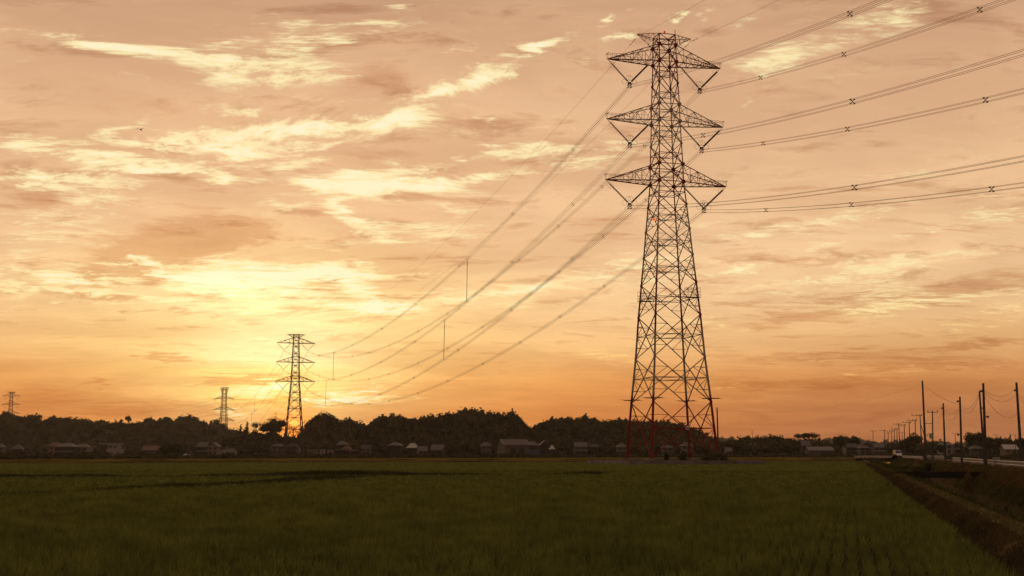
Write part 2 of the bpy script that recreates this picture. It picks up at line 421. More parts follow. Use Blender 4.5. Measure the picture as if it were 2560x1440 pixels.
# ------------------------------------------------------------------ conductors
def parabola(A, B, sag, n, s0=0., s1=1.):
    A, B = Vector(A), Vector(B)
    out = []
    for t in np.linspace(s0, s1, n):
        p = A.lerp(B, float(t)); p.z -= 4 * sag * t * (1 - t); out.append(p)
    return out
def bundle(label, A, B, sag, spacers, cat='power line', n=64, r=.025, group=None, s1=1., four=True):
    A, B = Vector(A), Vector(B); L = (Vector((B.x, B.y, 0)) - Vector((A.x, A.y, 0))).length
    root = empty('conductor_bundle', A, 0, label, cat, group)
    dirv = (B - A); dirv.z = 0; dirv.normalize(); sidev = Vector((dirv.y, -dirv.x, 0))
    base = [p - A for p in parabola(A, B, sag, n, 0, s1)]
    offs = [(-.27, .27), (.27, .27), (-.27, -.27), (.27, -.27)] if four else [(-.2, 0), (.2, 0)]
    for a, b in offs:
        mb = MB(); mb.tube([p + sidev * a + Vector((0, 0, b)) for p in base], r, 4, False); mb.build('wire', M['wire'], root)
    for s in spacers:
        t = s / L
        if t >= s1: continue
        c = parabola(A, B, sag, 1, t, t)[0] - A; mb = MB()
        cs = [c + sidev * a + Vector((0, 0, b)) for a, b in offs]
        for a, b in (((0, 3), (1, 2)) if four else ((0, 1),)): mb.bar(cs[a], cs[b], .075)
        for q in cs: mb.bar(q - dirv * .16, q + dirv * .16, .15)
        mb.build('spacer', M['dsteel'], root)
    return root
NM = {(0, -1): 'upper left', (1, -1): 'middle left', (2, -1): 'lower left', (0, 1): 'upper right', (1, 1): 'middle right', (2, 1): 'lower right'}
SPR = [29, 56, 89, 125, 166, 213, 262, 320, 369, 417, 459, 500, 535, 565]
SPL = [34, 81, 136, 197, 258, 327, 378, 430, 480, 525, 560]
SAG12 = {(0, -1): 22.2, (1, -1): 23.0, (2, -1): 23.2, (0, 1): 22.5, (1, 1): 22.8, (2, 1): 22.2}
th = R(13.0); nd = Vector((math.sin(th), -math.cos(th), 0))
SLOPE = {(0, 1): (.2175, 3.6e-4), (1, 1): (.2085, 3.3e-4), (2, 1): (.2005, 3.5e-4), (0, -1): (.226, 3.6e-4), (1, -1): (.2165, 3.5e-4), (2, -1): (.202, 3.4e-4)}
for k in NM:
    bundle('four-wire conductor bundle sagging from the big pylon\'s %s arm to the second pylon' % NM[k], A1[k], A2[k], SAG12[k], SPR if k[1] > 0 else SPL, group='conductors from the big pylon to the second pylon')
    sl, cv = SLOPE[k]; Lp = 420.0
    B = A1[k] + nd * Lp; B.z = A1[k].z - sl * Lp + cv * Lp * Lp
    bundle('four-wire conductor bundle crossing the right of the sky from the big pylon\'s %s arm' % NM[k], A1[k], B, cv * Lp * Lp / 4, [29.8, 61, 97, 137, 180, 225, 270, 320, 370] if k[1] > 0 else [39.5, 91, 140, 190, 240, 290, 340], group='conductors from the big pylon over the right of the sky')
    bundle('faint conductor bundle behind the second pylon, from its %s arm to the strain pylon' % NM[k], A2[k], A3[k], 25, [80, 200, 330, 460, 580], r=.035, four=False, group='conductors from the second pylon to the strain pylon')
    bundle('faint conductor bundle above the left ridge from the strain pylon\'s %s arm' % NM[k], A3[k], A4[(k[0], k[1])], 20, [120, 270, 400], r=.04, four=False, group='conductors above the left ridge')
for sd in (-1, 1):
    w_ = 'left' if sd < 0 else 'right'
    def earth(label, A, B, sag, r=.02):
        A, B = Vector(A), Vector(B); root = empty('earth_wire', A, 0, label, 'earth wire')
        mb = MB(); mb.tube([p - A for p in parabola(A, B, sag, 56)], r, 4, False); mb.build('wire', M['wire'], root)
        d = (B - A).normalized()
        for q in (1.4, 2.3, 3.6): 
            c = parabola(A, B, sag, 1, q / (B - A).length, q / (B - A).length)[0] - A; MB().bar(c - d * .3 - Vector((0, 0, .12)), c + d * .3 - Vector((0, 0, .12)), .09).build('vibration_damper', M['dsteel'], root)
    earth('thin %s earth wire from the big pylon\'s peak to the second pylon' % w_, A1[('g', sd)], A2[('g', sd)], 18)
    Lp = 420.0; B = A1[('g', sd)] + nd * Lp; B.z = A1[('g', sd)].z - .17 * Lp + 2.6e-4 * Lp * Lp
    earth('thin %s earth wire from the big pylon\'s peak past the top edge' % w_, A1[('g', sd)], B, 2.6e-4 * Lp * Lp / 4)
    earth('faint %s earth wire between the second pylon and the strain pylon' % w_, A2[('g', sd)], A3[('g', sd)], 20, .03)
    earth('faint %s earth wire over the left ridge beyond the strain pylon' % w_, A3[('g', sd)], A4[('g', sd)], 16, .03)
def phase_spacer(label, A_, B_, sag, s, k0, k1):
    L = (Vector((B_[k0].x, B_[k0].y, 0)) - Vector((A_[k0].x, A_[k0].y, 0))).length
    P = parabola(A_[k0], B_[k0], sag[k0], 1, s / L, s / L)[0]; Q = parabola(A_[k1], B_[k1], sag[k1], 1, s / L, s / L)[0]
    root = empty('phase_spacer', Q, 0, label, 'phase spacer', 'rods hanging between conductor bundles')
    P = P - Q; mb = insulator(Vector((0, 0, 1.1)), P - Vector((0, 0, 1.1)), 40, .06, .11, 6); mb.build('rod', M['insul'], root)
    for z0, z1 in ((0, 1.3), (P.z, P.z - 1.3)):
        x0 = P.x if z0 else 0; y0 = P.y if z0 else 0; f = MB()
        s_ = 1 if z1 > z0 else -1
        f.bar((x0, y0, z1), (x0, y0, z0 + .3 * s_), .10)
        for dx_ in (-.4, .4): f.bar((x0, y0, z0 + .5 * s_), (x0 + dx_, y0, z0 - .25 * s_), .08)
        f.bar((x0 - .4, y0, z0 + .95 * s_), (x0 + .4, y0, z0 + .95 * s_), .07)
        f.build('clamp_frame', M['dsteel'], root)
phase_spacer('tall vertical rod between left conductor bundles, topmost and nearest of the four', A1, A2, SAG12, 127, (0, -1), (1, -1))
phase_spacer('vertical rod between left conductor bundles, second nearest, above the barn', A1, A2, SAG12, 154, (1, -1), (2, -1))
phase_spacer('small vertical rod right of the second pylon, between its upper two arms', A1, A2, SAG12, 380, (0, -1), (1, -1))
phase_spacer('small vertical rod right of the second pylon, at the height of its lowest insulators', A1, A2, SAG12, 402, (1, -1), (2, -1))
SG23 = {k: 25 for k in NM}
phase_spacer('tiny vertical rod left of the second pylon against the sun glow', A2, A3, SG23, 185, (0, -1), (1, -1))
phase_spacer('tiny vertical rod left of the second pylon just above the skyline trees', A2, A3, SG23, 205, (1, -1), (2, -1))
# ------------------------------------------------------------------ land, canal, road
FV = 2.95                                            # right edge of the near rice, in dike coordinates
U0, U1 = -30.0, 372.0
PROFILE = [(FV, 0.0), (FV + .05, .04), (3.5, .40), (3.95, .52), (4.55, .52), (5.3, .1), (6.6, -.75), (7.5, -1.15), (8.2, -1.35), (10.2, -1.35), (10.9, -1.0), (11.6, -.2), (12.5, .5), (13.3, .88), (13.9, .95), (14.4, .98)]
ROADV = (14.4, 20.6)
def rail_v(u): return float(np.interp(u, [0, 120, 190, 360], [14.0, 14.0, 12.9, 13.4]))
def road_z(u): return float(np.interp(u, [-30, 60, 120, 190, 372], [.98, .98, .98, 1.15, 1.05]))

def grid_mesh(name, us, prof, m, extra=0.0, lab=None, kind='structure', bump=None):
    V = []; 
    for u in us:
        for j, (v, z) in enumerate(prof):
            x, y = uv(u, v); b = bump(u, v, j) if bump else 0
            V.append((x, y, z + zg(y) + b + extra))
    n = len(prof); T = [(i * n + j, i * n + j + 1, (i + 1) * n + j + 1, (i + 1) * n + j) for i in range(len(us) - 1) for j in range(n - 1)]
    o = np_mesh(name, V, T, m, 4); tag(o, lab, None, None, kind); return o

us = np.concatenate([np.arange(U0, 120, 1.2), np.arange(120, U1 + .1, 3)])
bn = lambda u, v, j: 0.10 * math.sin(u * 1.7 + j * 2.1) * math.sin(u * .53 + j) + .05 * math.sin(u * 4.1 + 3 * j) if 1 < j < len(PROFILE) - 1 and j not in (3, 4) else 0
canal = grid_mesh('canal_bank', us, PROFILE, M['bank'], 0, 'earth banks and dike of the canal beside the rice', 'structure', bn)
path = MB()
def strip_mesh(name, us, v0f, v1f, zf, m, lab):
    V = []
    for u in us:
        for v in (v0f(u), v1f(u)):
            x, y = uv(u, v); V.append((x, y, zf(u, v) + zg(y)))
    T = [(2 * i, 2 * i + 1, 2 * i + 3, 2 * i + 2) for i in range(len(us) - 1)]
    o = np_mesh(name, V, T, m, 4); return tag(o, lab, None, None, 'structure')
strip_mesh('canal_water', us, lambda u: 6.9, lambda u: 11.3, lambda u, v: -1.02, None or bpy.data.materials.new('still_water'), 'still canal water reflecting the sky')
wm = bpy.data.materials['still_water']; wm.use_nodes = True; b_ = wm.node_tree.nodes['Principled BSDF']
b_.inputs['Base Color'].default_value = (.075, .05, .028, 1); b_.inputs['Roughness'].default_value = .05; b_.inputs['IOR'].default_value = 1.33
nz_ = wm.node_tree.nodes.new('ShaderNodeTexNoise'); nz_.inputs['Scale'].default_value = 1.5; bp_ = wm.node_tree.nodes.new('ShaderNodeBump'); bp_.inputs['Strength'].default_value = .02
wm.node_tree.links.new(nz_.outputs['Fac'], bp_.inputs['Height']); wm.node_tree.links.new(bp_.outputs[0], b_.inputs['Normal'])
strip_mesh('dike_path', us, lambda u: 3.9, lambda u: 4.6, lambda u, v: .545, M['gpath'], 'narrow mown path along the dike')
strip_mesh('road', us, lambda u: ROADV[0] - .35, lambda u: ROADV[1] + .3, lambda u, v: road_z(u) + .03, M['asphalt'], 'country road along the canal')
for q, wv_ in ((15.0, .12), (20.0, .12)):
    strip_mesh('road_line', us, lambda u: q, lambda u: q + wv_, lambda u, v: road_z(u) + .036, M['white'], 'white edge line painted on the country road')
for u in np.arange(-20, 365, 8): pass
strip_mesh('road_shoulder', us, lambda u: ROADV[1] + .25, lambda u: ROADV[1] + 3.5, lambda u, v: (road_z(u) + .01) if v < ROADV[1] + 1 else .02, M['land'], 'grass shoulder sloping from the road to the far fields')
# the general land: one sheet to the horizon with a slot cut for the canal corridor
gy = np.concatenate([np.arange(-60, 372, 12.0), [372], np.arange(400, 1200, 50), np.arange(1300, 9000, 700)])
def land_sheet(name, side, lab, m):
    V = []; xs = np.concatenate([[0], np.geomspace(8, 7000, 26)])
    for u in gy:
        ve = FV + .02 if side < 0 else ROADV[1] + 3.3
        if u > 372: ve = 3.0
        for k in xs:
            v = ve + side * k; x, y = uv(u, v); V.append((x, y, zg(y) if u <= 372 else zg(y)))
    n = len(xs); T = []
    for i in range(len(gy) - 1):
        for j in range(n - 1):
            q = (i * n + j, i * n + j + 1, (i + 1) * n + j + 1, (i + 1) * n + j); T.append(q if side > 0 else q[::-1])
    o = np_mesh(name, V, T, m, 4); return tag(o, lab, None, None, 'structure')
land_sheet('ground', -1, 'wet soil and bunds of the rice plain', M['soil'])
land_sheet('ground', 1, 'flat farmland right of the road', M['land'])

# ------------------------------------------------------------------ rice
def fnoise(x, y, seed, octs=4, f=1.0):
    r = np.random.default_rng(seed); s = np.zeros_like(x); a = 1.0
    for o in range(octs):
        for k in range(5):
            th_ = r.uniform(0, 2 * np.pi); ph = r.uniform(0, 2 * np.pi); ff = f * 2 ** o * r.uniform(.7, 1.4)
            s += a * np.sin((x * np.cos(th_) + y * np.sin(th_)) * ff + ph)
        a *= .55
    return s / 5
# paddy outlines in plan (x, y)
L2a, L2b = np.array([-48.6, 109.0]), np.array([9.6, 125.0])       # the long bund across the view
def line2(x): return L2a[1] + (x - L2a[0]) * (L2b[1] - L2a[1]) / (L2b[0] - L2a[0])
VB = -42.6                                                        # bund parallel to the dike
PB = 26                                                           # half size of the pylon plinth clearing
def in_plinth(x, y, m=0.0):
    dx_, dy_ = x - T1[0], y - T1[1]; a = dx_ * math.cos(YAW1) + dy_ * math.sin(YAW1); b = -dx_ * math.sin(YAW1) + dy_ * math.cos(YAW1)
    return (np.abs(a + .3) < 14.2 + m) & (np.abs(b) < 13.2 + m)
def far1(x): return 262 + (x + 110) * .37                          # second bund, far
def far2(x): return 330 + (x + 140) * .45
def far3(x): return np.minimum(470 + (x + 200) * .62, 700)
BUND = .75
def paddy_id(x, y):
    u, v = toUV(x, y); ok = v < FV - .15
    l2, l3, l4, l5 = line2(x), far1(x), far2(x), far3(x)
    i = np.full(x.shape, -1)
    near = y < l2 - BUND; xr = np.clip((x - 12) / 14, 0, 1)         # the long bund fades out on the right
    i[ok & near & (v > VB + BUND * .5)] = 0
    i[ok & near & (v < VB - BUND * .5)] = 1
    i[ok & (y > l2 + BUND) & (y < l3 - 1.2)] = 2
    i[ok & (y > l2 - BUND * 1.01) & (y < l2 + BUND * 1.01) & (x > 13)] = 0
    i[ok & (y > l3 + 1.2) & (y < l4 - 1.4)] = 3
    i[ok & (y > l4 + 1.4) & (y < l5)] = 4
    i[in_plinth(x, y, .5)] = -1
    return i
def patches(x, y):
    p = fnoise(x * .55 + y * .10, y * 1.0, 3, 4, .16)
    return np.clip(p, -1.2, 1.2)
tuftV, tuftT, tuftP = [], [], []
def add_tufts(x, y, blades, hgt, wid, lean, seg2):
    pid = paddy_id(x, y); k = pid >= 0; x, y, pid = x[k], y[k], pid[k]
    pt = patches(x, y); thin = rng.random(len(x)) < np.clip(.96 + .30 * pt, .45, 1); x, y, pid, pt = x[thin], y[thin], pid[thin], pt[thin]
    n = len(x); zz = np.array(np.interp(y, [0, 150, 700, 815, 900], [0, 0, -.55, -.55, .45]))
    th1 = rng.uniform(.78, 1.14, n)
    for b in range(blades):
        a = rng.uniform(0, 2 * np.pi, n); h = hgt * th1 * rng.uniform(.80, 1.08, n) * (1 + .13 * pt); l = lean * rng.uniform(.2, 1.0, n) * h
        bx = x + rng.normal(0, .03, n); by = y + rng.normal(0, .03, n)
        fa = a + rng.uniform(-1.2, 1.2, n) + np.pi / 2; wx, wy = np.cos(fa) * wid / 2, np.sin(fa) * wid / 2
        tx, ty = bx + np.cos(a) * l, by + np.sin(a) * l
        p0 = np.stack([bx, by, zz], 1); p2 = np.stack([tx, ty, zz + h], 1); wv3 = np.stack([wx, wy, 0 * wx], 1)
        mid = np.stack([bx + np.cos(a) * l * .28, by + np.sin(a) * l * .28, zz + h * .55], 1)
        tuftV.append(np.stack([p0, mid + wv3, mid - wv3, p2], 1)); tuftP.append(pid)
def rows(d0, d1, sv, su_):                            # planted rows run along the dike
    vv = np.arange(-150, FV, sv); uu = np.arange(d0 - 60, d1 + 60, su_)
    Vv, Uu = np.meshgrid(vv, uu); Vv = Vv.ravel() + rng.normal(0, .035, Vv.size); Uu = Uu.ravel() + rng.normal(0, .05, Uu.size)
    x, y = uv(Uu, Vv); k = (y > d0) & (y <= d1) & (np.abs(x) < .47 * y + 4)
    return x[k], y[k]
def scatter(d0, d1, dens):
    n = int(((d1 ** 2 - d0 ** 2) / 2 + 8 * (d1 - d0)) * dens * 1.1)
    y = np.sqrt(rng.uniform(d0 ** 2, d1 ** 2, n)); x = rng.uniform(-1, 1, n) * (.47 * y + 4)
    return x, y
x, y = rows(13, 42, .30, .15); add_tufts(x, y, 7, .47, .022, .42, 1)
x, y = rows(42, 78, .30, .30); add_tufts(x, y, 6, .47, .036, .45, 1)
x, y = scatter(78, 150, 3.0); add_tufts(x, y, 4, .47, .09, .7, 0)
x, y = scatter(150, 330, .55); add_tufts(x, y, 4, .47, .16, .7, 0)
TV = np.concatenate(tuftV); TP = np.concatenate(tuftP)
sheetV, sheetF, sheetP = [], [], []
def sheet(y0, y1, sx, sy, top):
    xs = np.arange(-.5 * y1 - 10, .5 * y1 + 10, sx); ys = np.arange(y0, y1 + .01, sy)
    Xc, Yc = np.meshgrid((xs[:-1] + xs[1:]) / 2, (ys[:-1] + ys[1:]) / 2); pid = paddy_id(Xc, Yc)
    pid[np.abs(Xc) > .5 * Yc + 8] = -1
    zc = lambda X, Y: np.interp(Y, [0, 150, 700, 815, 900], [0, 0, -.55, -.55, .45])
    Xg, Yg = np.meshgrid(xs, ys); Zg = zc(Xg, Yg); H = top * np.clip((Yg - 52) / 45, 0, 1) + .055 * patches(Xg, Yg) + .05 * fnoise(Xg, Yg, 9, 3, 1.2)
    for i, j in zip(*np.where(pid >= 0)):
        c = [(i, j), (i, j + 1), (i + 1, j + 1), (i + 1, j)]
        t = [(Xg[q], Yg[q], Zg[q] + H[q]) for q in c]
        sheetV.append(t); sheetP.append(pid[i, j])
        for (a, b, ni, nj) in ((0, 1, i - 1, j), (1, 2, i, j + 1), (3, 0, i, j - 1)):
            if not (0 <= ni < pid.shape[0] and 0 <= nj < pid.shape[1]) or pid[ni, nj] != pid[i, j]:
                if ni < 0 and y0 < 79: continue
                ga = (t[a][0], t[a][1], Zg[c[a]] - .02); gb = (t[b][0], t[b][1], Zg[c[b]] - .02)
                sheetV.append([ga, gb, t[b], t[a]]); sheetP.append(pid[i, j])
sheet(52, 150, 1.3, 1.0, .27); sheet(150, 700, 4.0, 2.0, .36)
SV = np.array(sheetV); SPi = np.array(sheetP)
RL = ['near green rice in dense rows along the dike', 'rice beyond the slanting bund on the left', 'rice in the middle field around the pylon plinth', 'far yellowish strip of rice behind the second bund', 'farthest rice in front of the village']
for i, lb in enumerate(RL):
    tv = TV[TP == i]; sv = SV[SPi == i]; V = np.concatenate([tv.reshape(-1, 3), sv.reshape(-1, 3)])
    n = len(tv); q = np.arange(n)[:, None] * 4; T = np.concatenate([q + np.array([0, 1, 2]), q + np.array([2, 1, 3])])
    m_ = len(sv); q2 = 4 * n + np.arange(m_)[:, None] * 4; T = np.concatenate([T, q2 + np.array([0, 1, 2]), q2 + np.array([0, 2, 3])])
    tag(np_mesh('rice_crop', V, T, M['rice'] if i < 3 else M['ricefar']), lb, None, None, 'stuff')

# ------------------------------------------------------------------ pylon plinth
root = empty('plinth', (T1[0], T1[1], 0), YAW1, 'low grey concrete plinth around the feet of the big pylon', 'retaining wall')
HW, HD, HT = 13.9, 12.6, 1.02
for seg in ((-HW, -7.5), (-7.42, 2.6), (2.68, HW)):
    MB().box(((seg[0] + seg[1]) / 2 + .3, -HD, HT / 2 - .05), (seg[1] - seg[0], .35, HT + .1)).build('wall_segment', M['conc'], root)
for sx_ in (-1, 1): MB().box((sx_ * (HW - .18) + .3, .2, HT / 2 - .05), (.35, 2 * HD - .05, HT + .1)).build('wall_segment', M['conc'], root)
MB().box((.3, HD, HT / 2 - .05), (2 * HW - .8, .35, HT + .1)).build('wall_segment', M['conc'], root)
MB().box((.3, 0, HT / 2 - .06), (2 * HW - .8, 2 * HD - .5, HT - .16)).build('earth_fill', M['land'], root)
# ------------------------------------------------------------------ plants
def cards(n, lobes, size, r, jit=(.72, 1.06), flat=.75):
    """leaf clumps: small randomly turned faces spread through ellipsoid lobes"""
    w = np.array([l[3] * l[4] * l[5] for l in lobes]) ** .67; w /= w.sum()
    li = r.choice(len(lobes), n, p=w); L = np.array(lobes)[li]
    d = r.normal(size=(n, 3)); d /= np.linalg.norm(d, axis=1)[:, None]
    k = r.uniform(*jit, n)[:, None]
    c = L[:, :3] + d * L[:, 3:] * k
    a = r.normal(size=(n, 3)); a /= np.linalg.norm(a, axis=1)[:, None]
    b = np.cross(a, r.normal(size=(n, 3))); b /= np.linalg.norm(b, axis=1)[:, None]
    s = (size * r.uniform(.55, 1.25, n))[:, None]
    a, b = a * s * .5, b * s * .5 * flat
    V = np.stack([c - a, c + b, c + a, c - b], 1).reshape(-1, 3)
    T = (np.arange(n)[:, None] * 4 + np.array([[0, 1, 2, 3]]))
    return V, T
import bmesh
_ico = {}
def ico(sub):
    if sub not in _ico:
        bm = bmesh.new(); bmesh.ops.create_icosphere(bm, subdivisions=sub, radius=1)
        _ico[sub] = (np.array([v.co[:] for v in bm.verts]), np.array([[v.index for v in f.verts] for f in bm.faces])); bm.free()
    return _ico[sub]
def core(lobes, k, r, sub=1):
    V, T = [], []; o = 0
    iv, it = ico(sub)
    for l in lobes:
        v = iv * (1 + .16 * r.normal(size=(len(iv), 1))) * np.array(l[3:]) * k + np.array(l[:3])
        V.append(v); T.append(it + o); o += len(iv)
    return np.concatenate(V), np.concatenate(T)
def tri_join(parts):
    V, T = [], []; o = 0
    for v, t in parts:
        t = np.asarray(t)
        if t.shape[1] == 4: t = np.concatenate([t[:, [0, 1, 2]], t[:, [0, 2, 3]]])
        V.append(v); T.append(t + o); o += len(v)
    return np.concatenate(V), np.concatenate(T)
def dome_lobes(r, w, h, n, base=.35):               # broad crown built of overlapping lobes (w: half width, h: total crown height)
    L = [(0, 0, h * .52, w * .62, w * .62, h * .46)]
    for i in range(n):
        a = 2 * math.pi * i / n + r.uniform(-.4, .4); q = r.uniform(.45, .72) * w
        z = h * r.uniform(base, .82) * (1 - .25 * q / w); s = w * r.uniform(.26, .42)
        L.append((math.cos(a) * q, math.sin(a) * q, z, s, s, s * r.uniform(.62, .95) * min(1.2, h / w)))
    return L
def conifer_lobes(r, w, h, n=9):
    return [(r.normal(0, w * .12), r.normal(0, w * .12), h * (i + .5) / n, w * (1 - .82 * (i / n)) * r.uniform(.7, 1.1), w * (1 - .82 * (i / n)) * r.uniform(.7, 1.1), h / n * .62) for i in range(n)]
def tree(label, px, base_y, Y, top_y, halfw_px, kind='dome', m='leaf', n=900, size=None, trunk=.25, cat='tree', group=None, seed=0, corek=.72, name='broadleaf_tree', lob=9):
    r = np.random.default_rng(seed + int(px)); p = at(px, base_y, Y); gx = p[0]; gz = p[2]
    H = at(px, top_y, Y)[2] - gz; w = halfw_px * Y / F
    root = empty(name, (gx, Y, gz), r.uniform(0, 6), label, cat, group)
    th_ = H * trunk; mb = MB()
    mb.tube([(0, 0, -.3), (.02 * H, 0, th_ * .5), (0, .01 * H, th_ + (H - th_) * .35)], [max(.15, H * .035), max(.12, H * .027), max(.08, H * .014)], 7)
    for i in range(5):
        a = 2 * math.pi * i / 5 + r.uniform(-.4, .4); q = w * r.uniform(.4, .7)
        mb.tube([(0, .01 * H, th_ * .8), (math.cos(a) * q * .5, math.sin(a) * q * .5, th_ + (H - th_) * .25), (math.cos(a) * q, math.sin(a) * q, th_ + (H - th_) * .5)], [H * .017, H * .012, H * .006], 5)
    mb.build('trunk', M['bark'], root)
    ch = H - th_
    if kind == 'dome': L = dome_lobes(r, w, ch, lob)
    elif kind == 'conifer': L = conifer_lobes(r, w, ch)
    elif kind == 'umbrella': L = [(math.cos(a) * q * w, math.sin(a) * q * w, ch * (.62 - .18 * q) + r.uniform(-.08, .08) * ch, w * .3, w * .3, ch * .22) for a, q in [(2 * math.pi * k / 9 + r.uniform(-.3, .3), r.choice([.35, .72])) for k in range(13)]]
    else: L = dome_lobes(r, w, ch, lob)
    size = size or max(.45, w * .16)
    parts = [cards(n, L, size, r)]
    if corek: parts.append(core(L, corek, r))
    V, T = tri_join(parts); V = V + np.array([0, 0, th_])
    np_mesh('crown', V, T, M[m], 3, root)
    return root
def bush(label, x, y, z, w, h, m='weed', n=350, seed=0, name='bush', cat='bush', group=None, size=None):
    r = np.random.default_rng(seed + 77); root = empty(name, (x, y, z), 0, label, cat, group)
    mb = MB()
    for i in range(5):
        a = r.uniform(0, 6.28); mb.tube([(0, 0, -.1), (math.cos(a) * w * .3, math.sin(a) * w * .3, h * .45)], [.05, .025], 5)
    mb.build('stem', M['bark'], root)
    L = dome_lobes(r, w, h * 1.05, 7, .12); V, T = tri_join([cards(n, L, size or max(.18, w * .2), r, (.7, 1.12)), core(L, .6, r)])
    np_mesh('foliage', V, T, M[m], 3, root); return root

# wooded hills: terrain traced along the skyline, trees as one far-off mass
def prof(pts): 
    a = np.array(pts, float); return lambda q: np.interp(q, a[:, 0], a[:, 1])
def wooded_hill(label, sky, Yr, Yf, n, seed, tree_h=(8, 13), m='leaf', back=160, sizek=1.0):
    r = np.random.default_rng(seed); f = prof(sky); x0, x1 = sky[0][0], sky[-1][0]
    pxs = np.arange(x0, x1 + 1, 12.0)
    ridge_z = lambda px: np.maximum(CZ + (HOR - f(px)) * Yr / F * 1.0 - tree_h[1] * .80, .0)
    def terr(px, t):                                    # t 0 foot .. 1 ridge .. 1.4 behind
        Y = Yf + (Yr - Yf) * np.minimum(t, 1) + back * np.maximum(t - 1, 0) * 2.5
        s = np.clip(t, 0, 1); s = s * s * (3 - 2 * s); s = np.where(t > 1, 1 - .6 * (t - 1) * 2.5, s)
        return Y, zg(1000) * .9 + ridge_z(px) * s
    ts = np.array([-.02, 0, .2, .4, .6, .8, 1.0, 1.2, 1.4])
    V = []
    for px in pxs:
        for t in ts:
            Y, z = terr(px, t); V.append((at(px, HOR, float(Yr))[0] * float(Y) / Yr, float(Y), float(z) - (2 if t < 0 else 0)))
    k = len(ts); T = [(i * k + j, (i + 1) * k + j, (i + 1) * k + j + 1, i * k + j + 1) for i in range(len(pxs) - 1) for j in range(k - 1)]
    tag(np_mesh('hill', V, T, M['hill'], 4), 'earth of ' + label, None, None, 'structure')
    var = []
    for q in range(7):
        rr = np.random.default_rng(seed * 10 + q); w = rr.uniform(.42, .60); L = dome_lobes(rr, w, 1.0, 7, .2) if q < 6 else conifer_lobes(rr, .26, 1.1, 7)
        var.append(tri_join([cards(110, L, .15, rr, (.8, 1.1)), core(L, .80, rr)]))
    Vs, Ts = [], []; o = 0
    px = r.uniform(x0, x1, n); t = np.concatenate([r.uniform(0, 1.05, int(n * .72)), r.uniform(.93, 1.06, n - int(n * .72))])
    hs = r.uniform(tree_h[0] * .8, tree_h[1] * 1.08, n) * sizek * (1 + .16 * np.sin(px * .11 + seed) * np.sin(px * .043 + 2 * seed) + .12 * np.sin(px * .31)); rot = r.uniform(0, 6.28, n); vi = r.choice(7, n, p=[.16] * 6 + [.04])
    Y, z = terr(px, t)
    for i in range(n):
        v, tr = var[vi[i]]; c, s = math.cos(rot[i]), math.sin(rot[i])
        q = v * hs[i]; X = (px[i] - 1280) / F * (CP + SP * (720 - HOR) / F * -1) * Y[i] if False else at(px[i], HOR, float(Yr))[0] * Y[i] / Yr
        Vs.append(np.stack([q[:, 0] * c - q[:, 1] * s + X, q[:, 0] * s + q[:, 1] * c + Y[i], q[:, 2] + z[i] - hs[i] * .12], 1)); Ts.append(tr + o); o += len(v)
    tag(np_mesh('forest', np.concatenate(Vs), np.concatenate(Ts), M[m]), label, None, None, 'stuff')
wooded_hill('dark wood on the long left ridge', [(-420, 1050), (-200, 1040), (0, 1036), (40, 1036), (100, 1041), (160, 1046), (200, 1046), (240, 1052), (290, 1057), (345, 1053), (400, 1050), (440, 1044), (475, 1040), (500, 1050), (545, 1055), (565, 1066), (580, 1078), (592, 1074), (606, 1086), (625, 1100)], 1650, 1475, 1150, 1, (9, 14), 'dleaf')
wooded_hill('low dark wood in the sunset gap beside the second pylon', [(560, 1092), (600, 1080), (640, 1079), (680, 1082), (715, 1088), (740, 1092), (770, 1086), (800, 1090), (830, 1100)], 1180, 1100, 260, 2, (7, 11), 'dleaf')
wooded_hill('dark wood on the rounded middle hill behind the barn', [(735, 1098), (755, 1082), (772, 1064), (788, 1046), (800, 1038), (835, 1044), (850, 1050), (880, 1052), (895, 1062), (905, 1068), (925, 1054), (950, 1045), (975, 1040), (1010, 1046), (1050, 1044), (1080, 1048), (1120, 1036), (1150, 1029), (1190, 1028), (1240, 1034), (1285, 1036), (1300, 1044), (1318, 1062), (1335, 1074), (1360, 1090), (1380, 1110)], 1160, 960, 1300, 3, (8, 13), 'leaf')
wooded_hill('dark wood on the hill behind the big pylon', [(1290, 1096), (1330, 1074), (1350, 1062), (1385, 1050), (1430, 1044), (1480, 1049), (1530, 1053), (1600, 1053), (1650, 1055), (1700, 1061), (1730, 1071), (1760, 1087), (1785, 1098), (1810, 1112)], 1240, 1030, 1100, 4, (8, 12), 'leaf')
wooded_hill('low wood right of the big pylon with a mast on it', [(1800, 1118), (1830, 1106), (1855, 1096), (1885, 1092), (1915, 1089), (1945, 1092), (1985, 1096), (2030, 1104), (2070, 1110), (2095, 1118)], 950, 890, 260, 5, (7, 11), 'leaf')
wooded_hill('hazy distant ridge low on the right horizon', [(1700, 1096), (1790, 1092), (1850, 1094), (1950, 1100), (2060, 1098), (2110, 1096), (2200, 1101), (2300, 1102), (2420, 1106), (2560, 1108), (2760, 1104)], 2900, 2600, 900, 6, (12, 18), 'leaf', 300)
wooded_hill('dark tree belt behind the houses on the far right', [(2150, 1112), (2200, 1106), (2260, 1108), (2330, 1108), (2400, 1108), (2440, 1104), (2490, 1102), (2530, 1098), (2580, 1100), (2700, 1104)], 980, 930, 300, 7, (6, 9), 'dleaf')

